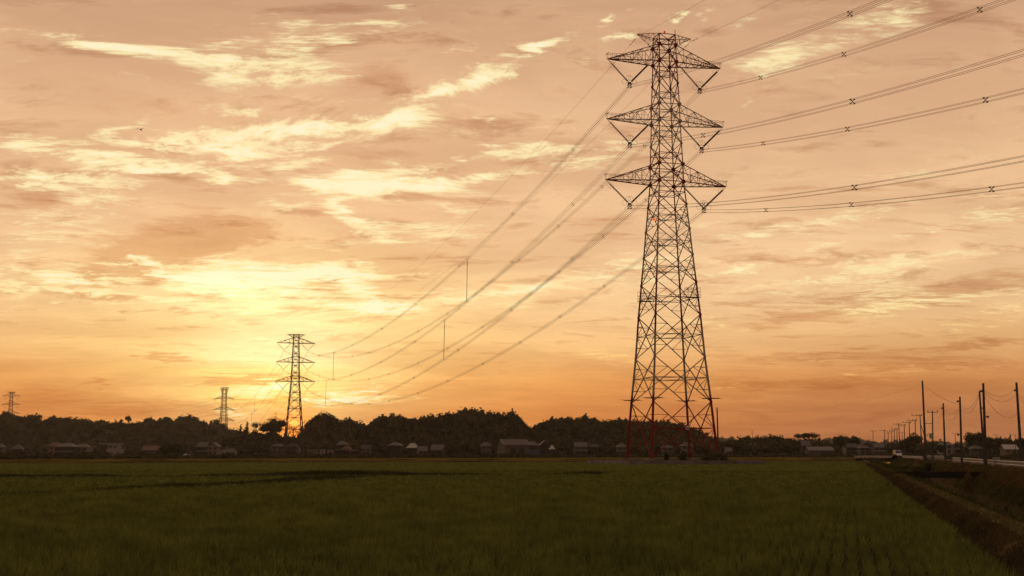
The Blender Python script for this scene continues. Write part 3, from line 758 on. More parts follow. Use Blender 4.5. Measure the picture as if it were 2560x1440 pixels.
tree('lone bushy tree poking above the left ridge line', 321, 1062, 1640, 1037, 10, n=500, m='dleaf', trunk=.25)
tree('small leaning tree on the left ridge, left of the lone bushy one', 303, 1062, 1640, 1046, 6, n=300, m='dleaf', trunk=.3)
tree('slender conifer on the skyline right of the strain pylon, shorter of two', 601, 1090, 1175, 1060, 6, 'conifer', 'dleaf', 420, .8, .15, name='conifer_tree')
tree('slender conifer on the skyline right of the strain pylon, taller of two', 617, 1090, 1175, 1053, 8, 'conifer', 'dleaf', 520, .8, .15, name='conifer_tree')
tree('thin open tree on the skyline touching the round black grove', 641, 1092, 1170, 1050, 17, n=420, size=1.0, m='dleaf', corek=.35, trunk=.2)
tree('big round black tree left of the glowing sun gap', 683, 1100, 1150, 1040, 33, n=1500, size=1.3, m='dleaf', trunk=.12, corek=.8)
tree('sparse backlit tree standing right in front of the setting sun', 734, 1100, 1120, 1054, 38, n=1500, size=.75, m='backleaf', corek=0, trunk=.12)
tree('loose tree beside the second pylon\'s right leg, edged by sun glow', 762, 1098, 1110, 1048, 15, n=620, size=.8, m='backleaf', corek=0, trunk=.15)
tree('tall rounded tree crowning the left end of the middle hill', 808, 1090, 1120, 1026, 34, n=1700, size=1.4, m='leaf', trunk=.12, corek=.82)
tree('rounded tree at the dip of the middle hill', 872, 1090, 1140, 1043, 20, n=800, size=1.2, m='leaf', trunk=.1, corek=.82)
tree('dense dark green round tree among the left village houses', 428, 1141, 790, 1103, 31, n=1900, size=.85, m='weed', trunk=.06, corek=.85)
tree('umbrella shaped tree above the right village', 2019, 1120, 900, 1077, 33, 'umbrella', 'leaf', 1500, .75, .42, corek=.5)
tree('broad twin domed tree right of the umbrella tree', 2103, 1120, 880, 1086, 22, n=1200, size=.9, m='dleaf', trunk=.1, corek=.82)
tree('second dome of the twin tree group, lower one on its right', 2135, 1120, 880, 1089, 18, n=900, size=.9, m='dleaf', trunk=.1, corek=.82)
tree('round tree behind the row of utility poles', 2287, 1126, 700, 1081, 22, n=1300, size=.8, m='dleaf', trunk=.2, corek=.7)
tree('low dense tree in front of the round one behind the poles', 2268, 1134, 640, 1096, 24, n=1100, size=.75, m='dleaf', trunk=.06, corek=.85)
tree('small garden tree left of the pale two storey house', 2351, 1134, 640, 1110, 15, n=700, size=.6, m='dleaf', trunk=.1, corek=.8)
tree('big dome shaped tree behind the leaning strut pole', 2450, 1128, 720, 1079, 35, n=1900, size=.9, m='dleaf', trunk=.08, corek=.84)
tree('lower spreading tree right of the big dome tree', 2490, 1128, 740, 1092, 25, n=1000, size=.9, m='dleaf', trunk=.08, corek=.84)
tree('pointed small conifer on the far right skyline', 2526, 1120, 800, 1084, 7, 'conifer', 'dleaf', 420, .6, .12, name='conifer_tree')
tree('rounded tree behind the rightmost tall pole', 2551, 1122, 760, 1091, 18, n=800, size=.8, m='dleaf', trunk=.1, corek=.82)
tree('rounded tree right of the lone pole beside the big pylon', 1822, 1124, 880, 1100, 20, n=900, size=.9, m='dleaf', trunk=.08, corek=.84)
# ------------------------------------------------------------------ village
def roof_hip(mb, x0, x1, y0, y1, z, h, ridge, ov=.7, th=.18):
    a = [(x0 - ov, y0 - ov), (x1 + ov, y0 - ov), (x1 + ov, y1 + ov), (x0 - ov, y1 + ov)]
    cy = (y0 + y1) / 2; rx = (x1 - x0) / 2 * ridge; cx = (x0 + x1) / 2
    vs = [(x, y, z) for x, y in a] + [(x, y, z + th) for x, y in a] + [(cx - rx, cy, z + h), (cx + rx, cy, z + h)]
    mb.add(vs, [(3, 2, 1, 0), (0, 1, 5, 4), (1, 2, 6, 5), (2, 3, 7, 6), (3, 0, 4, 7), (4, 5, 9, 8), (6, 7, 8, 9), (5, 6, 9), (7, 4, 8)])
    mb.box((cx, cy, z + h + .02), (2 * rx + .5, .35, .26))
def roof_gable(mb, x0, x1, y0, y1, z, h, ov=.6, th=.2, along='x'):
    if along == 'x':
        cy = (y0 + y1) / 2; P = [(y0 - ov, z - ov * h / ((y1 - y0) / 2)), (cy, z + h), (y1 + ov, z - ov * h / ((y1 - y0) / 2))]
        pr = [(q, zz) for q, zz in P] + [(q, zz + th) for q, zz in P[::-1]]
        vs = [(x0 - ov, q, zz) for q, zz in pr] + [(x1 + ov, q, zz) for q, zz in pr]
    else:
        cx = (x0 + x1) / 2; P = [(x0 - ov, z - ov * h / ((x1 - x0) / 2)), (cx, z + h), (x1 + ov, z - ov * h / ((x1 - x0) / 2))]
        pr = [(q, zz) for q, zz in P] + [(q, zz + th) for q, zz in P[::-1]]
        vs = [(q, y0 - ov, zz) for q, zz in pr] + [(q, y1 + ov, zz) for q, zz in pr]
    n = 6; mb.add(vs, [(0, 1, 4, 5), (1, 2, 3, 4), (6, 11, 10, 7), (7, 10, 9, 8)] + [(i, n + i, n + (i + 1) % n, (i + 1) % n) for i in range(n)])
def opening(root, name, x, y, z, w, h, m2=None, ax='y'):
    mb = MB(); d = .07
    if ax == 'y':
        mb.cur = 0
        mb.box((x - w / 2 + .04, y, z), (.08, d * 2, h)); mb.box((x + w / 2 - .04, y, z), (.08, d * 2, h))
        mb.box((x, y, z + h / 2 - .04), (w - .16, d * 2, .08)); mb.box((x, y, z - h / 2 + .04), (w - .16, d * 2, .08))
        mb.box((x, y, z), (.06, d * 2, h - .16)); mb.cur = 1
        mb.box((x, y + .02, z), (w - .16, d, h - .16))
    return mb.build(name, [M['steel'], m2 or M['glass']], root)
def house(label, x0, x1, top, base, Y=850, roof='hip', wall='plaster', tile='tilegrey', st=2, rz=0.0, depth=.8, porch=False, name='house', cat='house', ridge=.35, eave=None, doors=True):
    pc = (x0 + x1) / 2; W = (x1 - x0) * Y / F; D = max(5.5, W * depth)
    gz = at(pc, base, Y)[2]; H = at(pc, top, Y)[2] - gz
    eave = eave or (H * (.68 if st == 2 else .55))
    W -= 1.2; root = empty(name, (at(pc, HOR, Y)[0], Y + D / 2, gz), rz, label, cat)
    wx, wy = W / 2, D / 2; mb = MB()
    mb.box((0, 0, eave / 2 - .5), (W, D, eave + 1.0))
    if roof == 'gable' : mb.add([(-wx, -wy, eave), (-wx, wy, eave), (-wx, 0, H - .25), (wx, -wy, eave), (wx, wy, eave), (wx, 0, H - .25)], [(0, 2, 1), (3, 4, 5), (0, 3, 5, 2), (1, 2, 5, 4)])
    if roof == 'front': mb.add([(-wx, -wy, eave), (wx, -wy, eave), (0, -wy, H - .25), (-wx, wy, eave), (wx, wy, eave), (0, wy, H - .25)], [(0, 1, 2), (3, 5, 4), (0, 2, 5, 3), (1, 4, 5, 2)])
    mb.build('wall', M[wall], root)
    rb = MB()
    if roof == 'hip': roof_hip(rb, -wx, wx, -wy, wy, eave, H - eave, ridge)
    elif roof == 'gable': roof_gable(rb, -wx, wx, -wy, wy, eave, H - eave)
    elif roof == 'front': roof_gable(rb, -wx, wx, -wy, wy, eave, H - eave, along='y')
    else: rb.box((0, 0, eave + .14), (W + .9, D + .9, .28))
    rb.build('roof', M[tile], root)
    if st == 2 and porch:
        pb = MB(); hz = eave * .50
        pb.add([(-wx - 1.2, -wy - 1.6, hz - .55), (wx + 1.2, -wy - 1.6, hz - .55), (wx + .2, -wy - .01, hz + .25), (-wx - .2, -wy - .01, hz + .25),
                (-wx - 1.2, -wy - 1.6, hz - .7), (wx + 1.2, -wy - 1.6, hz - .7), (wx + .2, -wy - .01, hz - .7), (-wx - .2, -wy - .01, hz - .7)],
               [(0, 1, 2, 3), (7, 6, 5, 4), (0, 4, 5, 1), (1, 5, 6, 2), (3, 7, 4, 0)])
        pb.build('lower_roof', M[tile], root)
    n = max(2, int(W / 3.2))
    for f in range(st):
        zc = eave * ((.76 if f else .24) if st == 2 else .5)
        for i in range(n):
            x = -wx + W * (i + .5) / n
            if f == 0 and i == n // 2 and doors: opening(root, 'door', x, -wy - .02, max(1.05, zc - .25), 1.5, 2.1, M['darkwall'])
            else: opening(root, 'window', x, -wy - .02, zc + .1, min(1.7, W / n * .6), min(1.25, eave * .3))
    return root
hs = [
 ('grey roofed house cut off at the left picture edge', -14, 7, 1109, 1138, 850, 'hip', 'greywall', 'tilegrey', 2, .1),
 ('low hip roofed house with dark front, alone near the left edge', 27, 53, 1111, 1138, 830, 'hip', 'darkwall', 'tilegrey', 1, .15),
 ('salmon walled house with red brown roof, leftmost of the close group', 116, 152, 1105, 1137, 880, 'hip', 'pinkwall', 'tilered', 2, .1),
 ('large two storey house with wide grey roof in the middle of the left group', 136, 186, 1107, 1139, 845, 'hip', 'darkwall', 'tilegrey', 2, -.08),
 ('pale walled house with pointed grey roof, right of the large two storey one', 184, 219, 1109, 1138, 860, 'hip', 'plaster', 'tilegrey', 2, .12),
 ('small annex with low sloping roof beside the pale pointed house', 215, 231, 1121, 1139, 850, 'gable', 'darkwall', 'tiledark', 1, 0),
 ('long low house with dull pink roof left of the round tree', 353, 399, 1115, 1138, 870, 'gable', 'darkwall', 'tilered', 1, .05),
 ('house with sunlit orange roof tucked against the round tree', 396, 421, 1110, 1138, 880, 'front', 'plaster', 'tilered', 1, .25),
 ('tan two storey house with a gable turned to the fields', 518, 547, 1106, 1138, 840, 'front', 'plaster', 'tiledark', 2, -.12),
 ('dark wing of the tan gabled house, with balcony side', 493, 520, 1105, 1138, 858, 'gable', 'darkwall', 'tilegrey', 2, -.05),
 ('two storey house with low hip roof left of the second pylon\'s feet', 676, 709, 1108, 1134, 860, 'hip', 'greywall', 'tiledark', 2, 0),
 ('house seen through the second pylon\'s legs, curved dark roof', 714, 744, 1108, 1136, 880, 'hip', 'darkwall', 'tiledark', 2, .1),
 ('small house with bright gable behind the second pylon\'s right leg', 737, 756, 1118, 1138, 850, 'front', 'whitewall', 'tilegrey', 1, .2),
 ('tall traditional house with tiered pointed roof, right of the second pylon', 838, 870, 1102, 1134, 900, 'hip', 'darkwall', 'tilegrey', 2, .1),
 ('lower mauve roofed house in front of the tiered one', 853, 877, 1114, 1137, 860, 'hip', 'darkwall', 'tilered', 1, -.1),
 ('boxy two storey house with tan lower front, between trees', 902, 927, 1113, 1138, 850, 'gable', 'plaster', 'tiledark', 2, .05),
 ('house with broad pale trapezoid roof on the middle rise', 970, 1004, 1105, 1134, 890, 'hip', 'darkwall', 'tilegrey', 2, -.1),
 ('house with sun glinting on its tin roof, right of the trapezoid roof', 1014, 1047, 1108, 1135, 890, 'hip', 'darkwall', 'tin', 1, .1),
 ('little gabled house with two lit cream panels in front', 1041, 1067, 1116, 1138, 850, 'gable', 'plaster', 'tilegrey', 1, .3),
 ('steep roofed house with stepped eaves left of the hedge', 1078, 1111, 1112, 1138, 850, 'gable', 'darkwall', 'tilegrey', 1, -.25),
 ('two storey house with pyramid roof touching the barn\'s left end', 1201, 1228, 1105, 1136, 880, 'hip', 'greywall', 'tilegrey', 2, .1),
 ('grey roofed house just right of the barn', 1314, 1347, 1103, 1137, 880, 'hip', 'darkwall', 'tilegrey', 2, 0),
 ('dark house with a white gable ornament, second right of the barn', 1346, 1375, 1102, 1137, 890, 'front', 'darkwall', 'tilegrey', 2, .15),
 ('tiny white roofed shed standing third right of the barn', 1373, 1388, 1113, 1136, 860, 'hip', 'darkwall', 'tin', 1, 0),
 ('low flat roofed outbuilding between the tiny shed and the bare field edge', 1386, 1418, 1120, 1138, 850, 'flat', 'greywall', 'tilegrey', 1, 0),
 ('long roofed house with light streaks on its tiles, left of the big pylon', 1435, 1468, 1106, 1136, 890, 'gable', 'greywall', 'tilegrey', 2, .1),
 ('dim hip roofed house second left of the big pylon', 1474, 1498, 1109, 1136, 900, 'hip', 'darkwall', 'tiledark', 2, -.1),
 ('dim house seen through the left legs of the big pylon', 1542, 1568, 1109, 1136, 900, 'hip', 'greywall', 'tilegrey', 2, .1),
 ('dim house between the two near legs of the big pylon', 1655, 1684, 1112, 1137, 880, 'hip', 'greywall', 'tiledark', 2, 0),
 ('grey roofed house right inside the big pylon\'s right legs', 1704, 1734, 1105, 1136, 900, 'hip', 'greywall', 'tilegrey', 2, 0),
 ('small house with bright wall low behind the pole right of the big pylon', 1812, 1830, 1119, 1138, 850, 'gable', 'plaster', 'tilegrey', 1, .1),
 ('house with white gable glint half sunk in the right wood', 1874, 1904, 1106, 1133, 900, 'hip', 'whitewall', 'tiledark', 2, .2),
 ('blue grey roofed two storey house under the umbrella tree', 2003, 2028, 1102, 1136, 870, 'gable', 'darkwall', 'tilegrey', 2, .1),
 ('very long low building with a plain grey roof in the right village', 2022, 2087, 1117, 1137, 830, 'gable', 'greywall', 'tilegrey', 1, 0),
 ('wide roofed house above the long low building', 2040, 2070, 1107, 1133, 900, 'hip', 'darkwall', 'tilegrey', 2, 0),
 ('dark house under the twin domed tree', 2118, 2147, 1109, 1136, 840, 'gable', 'darkwall', 'tiledark', 2, -.1),
 ('cluttered pale house left of the first utility poles', 2148, 2176, 1113, 1136, 800, 'hip', 'greywall', 'tiledark', 2, .1),
 ('house with two bright roof windows behind the pole row', 2183, 2214, 1109, 1136, 820, 'gable', 'greywall', 'tilegrey', 2, .1),
 ('pale two storey house with several windows, centre of the right poles', 2350, 2384, 1105, 1134, 660, 'hip', 'whitewall', 'tilegrey', 2, -.05),
 ('plain block house right of the pale windowed one', 2384, 2404, 1102, 1132, 700, 'flat', 'greywall', 'tilegrey', 2, 0),
 ('dim low house under the big dome tree', 2430, 2460, 1113, 1134, 680, 'hip', 'greywall', 'tiledark', 1, 0),
 ('long pale roofed house near the right picture edge', 2510, 2547, 1112, 1134, 690, 'gable', 'plaster', 'tin', 1, 0),
]
for i, a in enumerate(hs):
    house(*a[:11], porch=(a[9] == 2 and i % 2 == 1))

# white flat roofed building: upper storey with a wide roof slab, lower box in front
def flat_building():
    Y = 850; k = Y / F; gz = at(280, 1140, Y)[2]; root = empty('flat_roofed_building', (at(280, HOR, Y)[0], Y, gz), 0, 'white flat roofed building stepped in two blocks behind the left field', 'building')
    X = lambda px: (px - 280) * k; Z = lambda y: (1140 - y) * k
    MB().box(((X(268) + X(293)) / 2, 5, Z(1111) / 2), (X(293) - X(268), 7, Z(1111))).build('wall', M['whitewall'], root)
    MB().box(((X(269) + X(307)) / 2, -.5, Z(1124) / 2), (X(307) - X(269), 3.9, Z(1124))).build('wall', M['whitewall'], root)
    MB().box(((X(245) + X(297)) / 2, 5, Z(1110)), (X(297) - X(245), 8.4, .4)).build('roof_slab', M['tin'], root)
    MB().box(((X(269) + X(307)) / 2, -.5, Z(1124) + .14), (X(307) - X(269) + .3, 4.3, .25)).build('roof_slab', M['tin'], root)
    MB().box((X(250), 3, Z(1110) / 2 - .1), (.25, .25, Z(1110) - .2)).build('post', M['steel'], root)
    for x in (274, 282, 298): opening(root, 'window', X(x), -2.47, Z(1134), 1.5, 1.3)
    for x in (274, 285): opening(root, 'window', X(x), 1.47, Z(1117), 1.5, 1.2)
flat_building()
def barn():
    Y = 835; k = Y / F; gz = at(1280, 1139, Y)[2]; rz = .42; root = empty('barn', (at(1280, HOR, Y)[0], Y + 8, gz), 0, 'big grey corrugated barn with pale edged roof in the middle of the village', 'barn')
    L, D, e, h = 18.3, 13.0, 7.6, 10.5; a = R(24); co, si = math.cos(a), math.sin(a)
    P = lambda x, y, z: (x * co - y * si + .8, x * si + y * co, z)
    c = [(-L / 2, -D / 2), (L / 2, -D / 2), (L / 2, D / 2), (-L / 2, D / 2)]
    vs = [P(x, y, -.6) for x, y in c] + [P(x, y, e) for x, y in c] + [P(-L / 2, 0, h), P(L / 2, 0, h)]
    MB().add(vs, [(3, 2, 1, 0), (0, 1, 5, 4), (1, 2, 6, 9, 5), (2, 3, 7, 6), (3, 0, 4, 8, 7), (4, 5, 9, 8), (6, 7, 8, 9)]).build('wall', M['barnwall'], root)
    o = .5; rb = MB(); rb.add([P(-L / 2 - o, -D / 2 - o, e - .15), P(L / 2 + o, -D / 2 - o, e - .15), P(L / 2 + o, 0, h + .12), P(-L / 2 - o, 0, h + .12), P(L / 2 + o, D / 2 + o, e - .15), P(-L / 2 - o, D / 2 + o, e - .15),
        P(-L / 2 - o, -D / 2 - o, e + .1), P(L / 2 + o, -D / 2 - o, e + .1), P(L / 2 + o, 0, h + .37), P(-L / 2 - o, 0, h + .37), P(L / 2 + o, D / 2 + o, e + .1), P(-L / 2 - o, D / 2 + o, e + .1)],
        [(6, 7, 8, 9), (9, 8, 10, 11), (0, 3, 2, 1), (3, 5, 4, 2), (0, 1, 7, 6), (5, 11, 10, 4), (0, 6, 9, 3), (3, 9, 11, 5), (1, 2, 8, 7), (2, 4, 10, 8)])
    rb.build('roof', M['barnwall'], root)
    for q in ((P(-L / 2 - o, 0, h + .42), P(L / 2 + o, 0, h + .42)), (P(-L / 2 - o, -D / 2 - o - .05, e), P(L / 2 + o, -D / 2 - o - .05, e)), (P(-L / 2 - o - .05, -D / 2 - o, e), P(-L / 2 - o - .05, 0, h + .3)), (P(L / 2 + o + .05, -D / 2 - o, e), P(L / 2 + o + .05, 0, h + .3))):
        MB().bar(q[0], q[1], .34).build('roof_trim', M['tin'], root)
    for x in (-3.0, 3.2):
        d = MB(); vs = [P(x + sx * 2, -D / 2 - yy, z) for yy in (.02, .12) for sx, z in ((-1, .1), (1, .1), (1, 5.0), (-1, 5.0))]
        d.add(vs, [(3, 2, 1, 0), (4, 5, 6, 7), (0, 1, 5, 4), (1, 2, 6, 5), (2, 3, 7, 6), (3, 0, 4, 7)]).build('door', M['darkwall'], root)
barn()
def shed(label, x0, x1, top, base, Y, m, tile='tin', name='shed', cat='shed', dep=4.0, door=True):
    k = Y / F; gz = at((x0 + x1) / 2, base, Y)[2]; W = (x1 - x0) * k; H = (base - top) * k
    root = empty(name, (at((x0 + x1) / 2, HOR, Y)[0], Y, gz), 0, label, cat)
    MB().box((0, dep / 2, (H - .2) / 2 - .15), (W, dep, H + .1)).build('wall', M[m], root)
    MB().box((0, dep / 2, H - .08), (W + .35, dep + .35, .16)).build('roof', M[tile], root)
    if door: opening(root, 'door', 0, -.02, min(H * .45, 1.1), min(2.0, W * .3), min(2.0, H * .8), M['greywall'])
    return root
shed('pale grey box shed at the foot of the strain pylon', 553, 588, 1126, 1139, 760, 'whitewall')
shed('raised tin cap of a second shed behind the pale grey box one', 563, 583, 1122, 1139, 790, 'whitewall')
shed('long low white walled storehouse right of the second pylon\'s feet', 767, 792, 1123, 1137, 830, 'plaster', 'tilegrey')
shed('short white walled store next right of the long one', 799, 811, 1123, 1137, 845, 'whitewall', 'tilegrey')
shed('third white store of the row, dim roofed', 818, 832, 1124, 1137, 850, 'whitewall', 'tiledark')
shed('blue sheet clad low shed against the barn\'s right wall', 1321, 1350, 1127, 1139, 820, 'blue', 'blue')
def canopy(label, x0, x1, top, base, Y):
    k = Y / F; gz = at((x0 + x1) / 2, base, Y)[2]; W = (x1 - x0) * k; H = (base - top) * k
    root = empty('carport', (at((x0 + x1) / 2, HOR, Y)[0], Y, gz), 0, label, 'carport')
    MB().box((0, 2, H), (W, 4.6, .22)).build('roof', M['tin'], root)
    for x in (-W / 2 + .3, W / 2 - .3):
        for y in (.2, 3.8): MB().box((x, y, H / 2 - .1), (.16, .16, H - .05)).build('post', M['steel'], root)
canopy('bright tin carport in front of the long low pink roofed house', 362, 385, 1131, 1141, 800)
canopy('flat carport with a shining front edge right of the mauve roofed house', 864, 894, 1126, 1137, 830)

# ------------------------------------------------------------------ vehicles
def car(label, px, base, Y, m='carw', rz=0, van=False, name='car', cat='car', L=None, Wd=1.7, Ht=None, z=None):
    L = L or (4.6 if van else 4.1); Ht = Ht or (1.95 if van else 1.45)
    p = at(px, base, Y); root = empty(name, (p[0], Y, p[2] if z is None else z), rz, label, cat)
    hw = Wd / 2
    # side outline, front towards -y
    if van: pr = [(-L / 2, .35), (-L / 2, .85), (-L / 2 + .35, 1.05), (-L / 2 + 1.05, Ht), (L / 2 - .1, Ht), (L / 2, .9), (L / 2, .35)]
    else: pr = [(-L / 2, .32), (-L / 2, .72), (-L / 2 + 1.05, .88), (-L / 2 + 1.75, Ht), (L / 2 - 1.0, Ht), (L / 2 - .35, .95), (L / 2, .85), (L / 2, .32)]
    n = len(pr); tuck = lambda zz: hw * (1 - .16 * max(0, (zz - .9) / (Ht - .9)))
    vs = [(-tuck(zz), y, zz) for y, zz in pr] + [(tuck(zz), y, zz) for y, zz in pr]
    MB().add(vs, [tuple(range(n)), tuple(range(2 * n - 1, n - 1, -1))] + [(i, n + i, n + (i + 1) % n, (i + 1) % n) for i in range(n)][::1]).build('body', M[m], root)
    i0 = 2
    (ya, za), (yb, zb) = pr[i0], pr[i0 + 1]
    f = lambda t, o: (ya + (yb - ya) * t, za + (zb - za) * t)
    (y1, z1), (y2, z2) = f(.1, 0), f(.9, 0); ws = MB(); w1, w2 = tuck(z1) * .88, tuck(z2) * .88
    ws.add([(-w1, y1 - .03, z1 + .02), (w1, y1 - .03, z1 + .02), (w2, y2 - .03, z2 + .02), (-w2, y2 - .03, z2 + .02), (-w1, y1 + .05, z1 - .02), (w1, y1 + .05, z1 - .02), (w2, y2 + .05, z2 - .02), (-w2, y2 + .05, z2 - .02)],
           [(0, 1, 2, 3), (7, 6, 5, 4), (0, 4, 5, 1), (1, 5, 6, 2), (2, 6, 7, 3), (3, 7, 4, 0)]); ws.build('windscreen', M['glass'], root)
    for s in (-1, 1):
        sw = MB(); zz0, zz1 = .98, Ht - .14
        ys = (-L / 2 + 1.5, L / 2 - .5) if van else (-L / 2 + 1.75, L / 2 - 1.0)
        x0_, x1_ = s * (tuck(zz0) + .012), s * (tuck(zz1) + .012); xi = s * (tuck(zz1) - .06)
        sw.add([(x0_, ys[0], zz0), (x0_, ys[1], zz0), (x1_, ys[1], zz1), (x1_, ys[0], zz1), (xi, ys[0], zz0), (xi, ys[1], zz0), (xi, ys[1], zz1), (xi, ys[0], zz1)], [(0, 1, 2, 3), (7, 6, 5, 4), (0, 4, 5, 1), (1, 5, 6, 2), (2, 6, 7, 3), (3, 7, 4, 0)])
        sw.build('side_window', M['glass'], root)
        h = MB(); h.box((s * hw * .72, -L / 2 - .01, .68), (.32, .06, .18)); h.build('headlight', M['white'], root)
        for y in (-L / 2 + .8, L / 2 - .8):
            wmb = MB(); wmb.tube([(s * (hw - .2), y, .31), (s * (hw + .01), y, .31)], .31, 14); wh = wmb.build('wheel', M['tyre'], root)
            MB().tube([(s * (hw - .1), y, .31), (s * (hw + .02), y, .31)], .18, 12).build('rim', M['steel'], wh)
    b = MB(); b.box((0, -L / 2 - .03, .45), (Wd * .92, .10, .2)); b.build('bumper', M['dsteel'], root)
    return root
xv = at(2243.5, 1143, 335); uV, vV = toUV(xv[0], 335)
car('white van driving towards us on the road by the canal bridge', 2243.5, 1143, 335, 'carw', -PHI + .1, True, 'van', 'van', 4.7, 1.8, 1.98, road_z(300) + .04)
car('white car with a sun glint parked left of the tan gabled house', 467, 1140, 780, 'carw', 1.2)
car('grey car parked right of the tan gabled house', 547, 1139, 800, 'cars', 1.4)
car('white car under the bright tin carport', 372, 1141, 803, 'carw', .1)
car('pale car on the lane left of the second pylon\'s feet', 641, 1139, 790, 'carw', 1.5)

# ------------------------------------------------------------------ canal slab bridge, road bridge, guardrail
root = empty('footbridge', (at(2330, 1181, 118)[0], 118, .5), -PHI + .25, 'dark flat slab footbridge crossing the canal', 'bridge')
xa, xb = at(2226, 1181, 118)[0] - root.location.x, at(2450, 1181, 118)[0] - root.location.x
root.rotation_euler.z = 0
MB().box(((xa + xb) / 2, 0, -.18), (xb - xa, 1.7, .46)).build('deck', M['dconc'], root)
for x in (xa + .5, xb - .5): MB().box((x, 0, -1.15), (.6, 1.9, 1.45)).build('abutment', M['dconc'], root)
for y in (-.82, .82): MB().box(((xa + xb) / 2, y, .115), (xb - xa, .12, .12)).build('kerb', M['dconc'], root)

root = empty('road_bridge', (at(2188, 1140, 372)[0], 372, .65), -PHI, 'low road bridge over the canal with a pale metal parapet', 'bridge')
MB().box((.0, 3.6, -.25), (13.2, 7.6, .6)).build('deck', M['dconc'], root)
for yy in (.05, 7.2):
    p_ = MB(); 
    for z in (.42, .62, .82): p_.bar((-6.1, yy, z), (6.1, yy, z), .16)
    for x in np.linspace(-6, 6, 11): p_.bar((x, yy, .02), (x, yy, .9), .10)
    p_.build('parapet', M['rail'], root)
for x in (-6.2, 6.2): MB().box((x, 3.6, -1.0), (.7, 7.8, 2.6)).build('abutment', M['conc'], root)
strip_mesh('road', np.arange(372, 640, 6.0), lambda u: ROADV[0] - .3 - (u - 372) * .16, lambda u: ROADV[1] + .3 - (u - 372) * .16, lambda u, v: float(np.interp(u, [372, 450, 640], [1.05, .6, .5])), M['asphalt'], 'country road beyond the canal bridge')

def guardrail(label, us_, vf, zoff=0.0):
    u0 = us_[0]; X0, Y0 = uv(u0, vf(u0)); root = empty('guardrail', (X0, Y0, road_z(u0)), 0, label, 'guardrail')
    pts = []
    for u in us_:
        x, y = uv(u, vf(u)); pts.append((x - X0, y - Y0, road_z(u) + zg(y) - road_z(u0)))
    for z in (.70, .42):
        mb = MB(); mb.tube([(x, y, q + z) for x, y, q in pts], .068, 8); mb.build('rail', M['rail'], root)
    for x, y, q in pts: 
        mb = MB(); mb.tube([(x + .06, y - .02, q - .45), (x + .06, y - .02, q + .80)], [.085, .085], 8); mb.build('post', M['rail'], root)
guardrail('white two pipe guardrail along the near canal side of the road', list(np.arange(84, 172, 2.0)), rail_v)
p_ = uv(128, 13.95); root = empty('end_post', (p_[0], p_[1], road_z(128) - .3), -PHI, 'square white end post where the near guardrail is broken', 'post')
MB().box((0, 0, .62), (.55, .4, 1.25)).build('shaft', M['rail'], root); MB().box((0, 0, 1.29), (.62, .47, .08)).build('cap', M['rail'], root)
guardrail('far white guardrail between the bushes and the canal bridge', list(np.arange(236, 330, 3.0)), rail_v)
guardrail('white guardrail on the far side of the road behind the van', list(np.arange(300, 372, 4.0)), lambda u: ROADV[1] + .8)

# ------------------------------------------------------------------ utility poles and their wires
def upole(label, px, base, top, Y, lean=None, arm=None, r=.17, m='polec', extras=(), cat='utility pole', group=None, name='utility_pole', tx=None):
    b = at(px, base, Y); t = at(tx if tx is not None else px, top, Y); gz = min(b[2], zg(Y) + 1.6)
    root = empty(name, (b[0], Y, gz), 0, label, cat, group); H = t[2] - gz; dx_ = t[0] - b[0]
    MB().tube([(0, 0, -1.2), (dx_, 0, H)], [r, r * .66], 10).build('shaft', M[m], root)
    ax = lambda z: dx_ * z / H
    if arm:
        off, half, n = arm
        a = MB(); z = H - .35; a.box((ax(z) + off, -.12, z), (half * 2, .10, .10)); am = a.build('crossarm', M['steel'], root)
        for i in range(n):
            x = ax(z) + off - half + .1 + (2 * half - .2) * i / (n - 1)
            MB().tube([(x, -.12, z + .06), (x, -.12, z + .2), (x, -.12, z + .42)], [.04, .09, .07], 6).build('insulator', M['insul'], am)
    for e in extras:
        if e[0] == 'box': z = e[1]; MB().tube([(ax(z) + e[2], -.25, z - .5), (ax(z) + e[2], -.25, z + .5)], .32, 12).build('transformer', M['cars'], root)
        if e[0] == 'bracket':
            z = e[1]; q = MB(); q.bar((ax(z), 0, z), (ax(z) + e[2], -.1, z), .07); q.box((ax(z) + e[2], -.1, z), (.2, .2, .22)); q.build('bracket', M['dsteel'], root)
        if e[0] == 'peg':
            for z in np.arange(2.6, H - .4, .55): MB().bar((ax(z), 0, z), (ax(z) + .28 * (1 if int(z * 10) % 2 else -1), 0, z), .035).build('climbing_peg', M['dsteel'], root)
        if e[0] == 'arm2':
            z = e[1]; q = MB(); q.box((ax(z) + e[2], -.1, z), (e[3] * 2, .09, .09)); q.build('crossarm', M['steel'], root)
    return root, lambda z=0, off=0: Vector((b[0] + dx_ * (H - z) / H + off, Y, gz + H - z))
G = 'utility poles beside the country road'
PP = {}
_, PP['A'] = upole('tall bare pole, leftmost and highest of the right foreground poles', 2314.5, 1139, 952, 215, r=.22, tx=2306, extras=[('peg',)])
_, PP['B'] = upole('pole with a T crossarm and a drum transformer, right of the tall bare pole', 2332, 1138, 1026.5, 245, arm=(0, 1.05, 2), r=.16, tx=2331, extras=[('box', 4.3, -.45), ('arm2', 6.8, -.9, .9), ('bracket', 4.5, -1.1)])
_, PP['C'] = upole('plain slim pole right of the transformer pole', 2362.5, 1140, 1008, 198, r=.18, tx=2358, extras=[('bracket', 8.1, -.3)])
_, PP['D'] = upole('plain pole standing behind the guardrail in the middle of the tall ones', 2404, 1157, 991.7, 140, r=.15, tx=2399.7, extras=[('bracket', 3.2, -.35), ('bracket', 7.0, -.3)])
_, PP['E'] = upole('tall thick pole joined by a leaning strut pole', 2464.5, 1166, 958, 124, r=.17, tx=2458, extras=[('bracket', 5.0, .3), ('bracket', 7.6, -.3)])
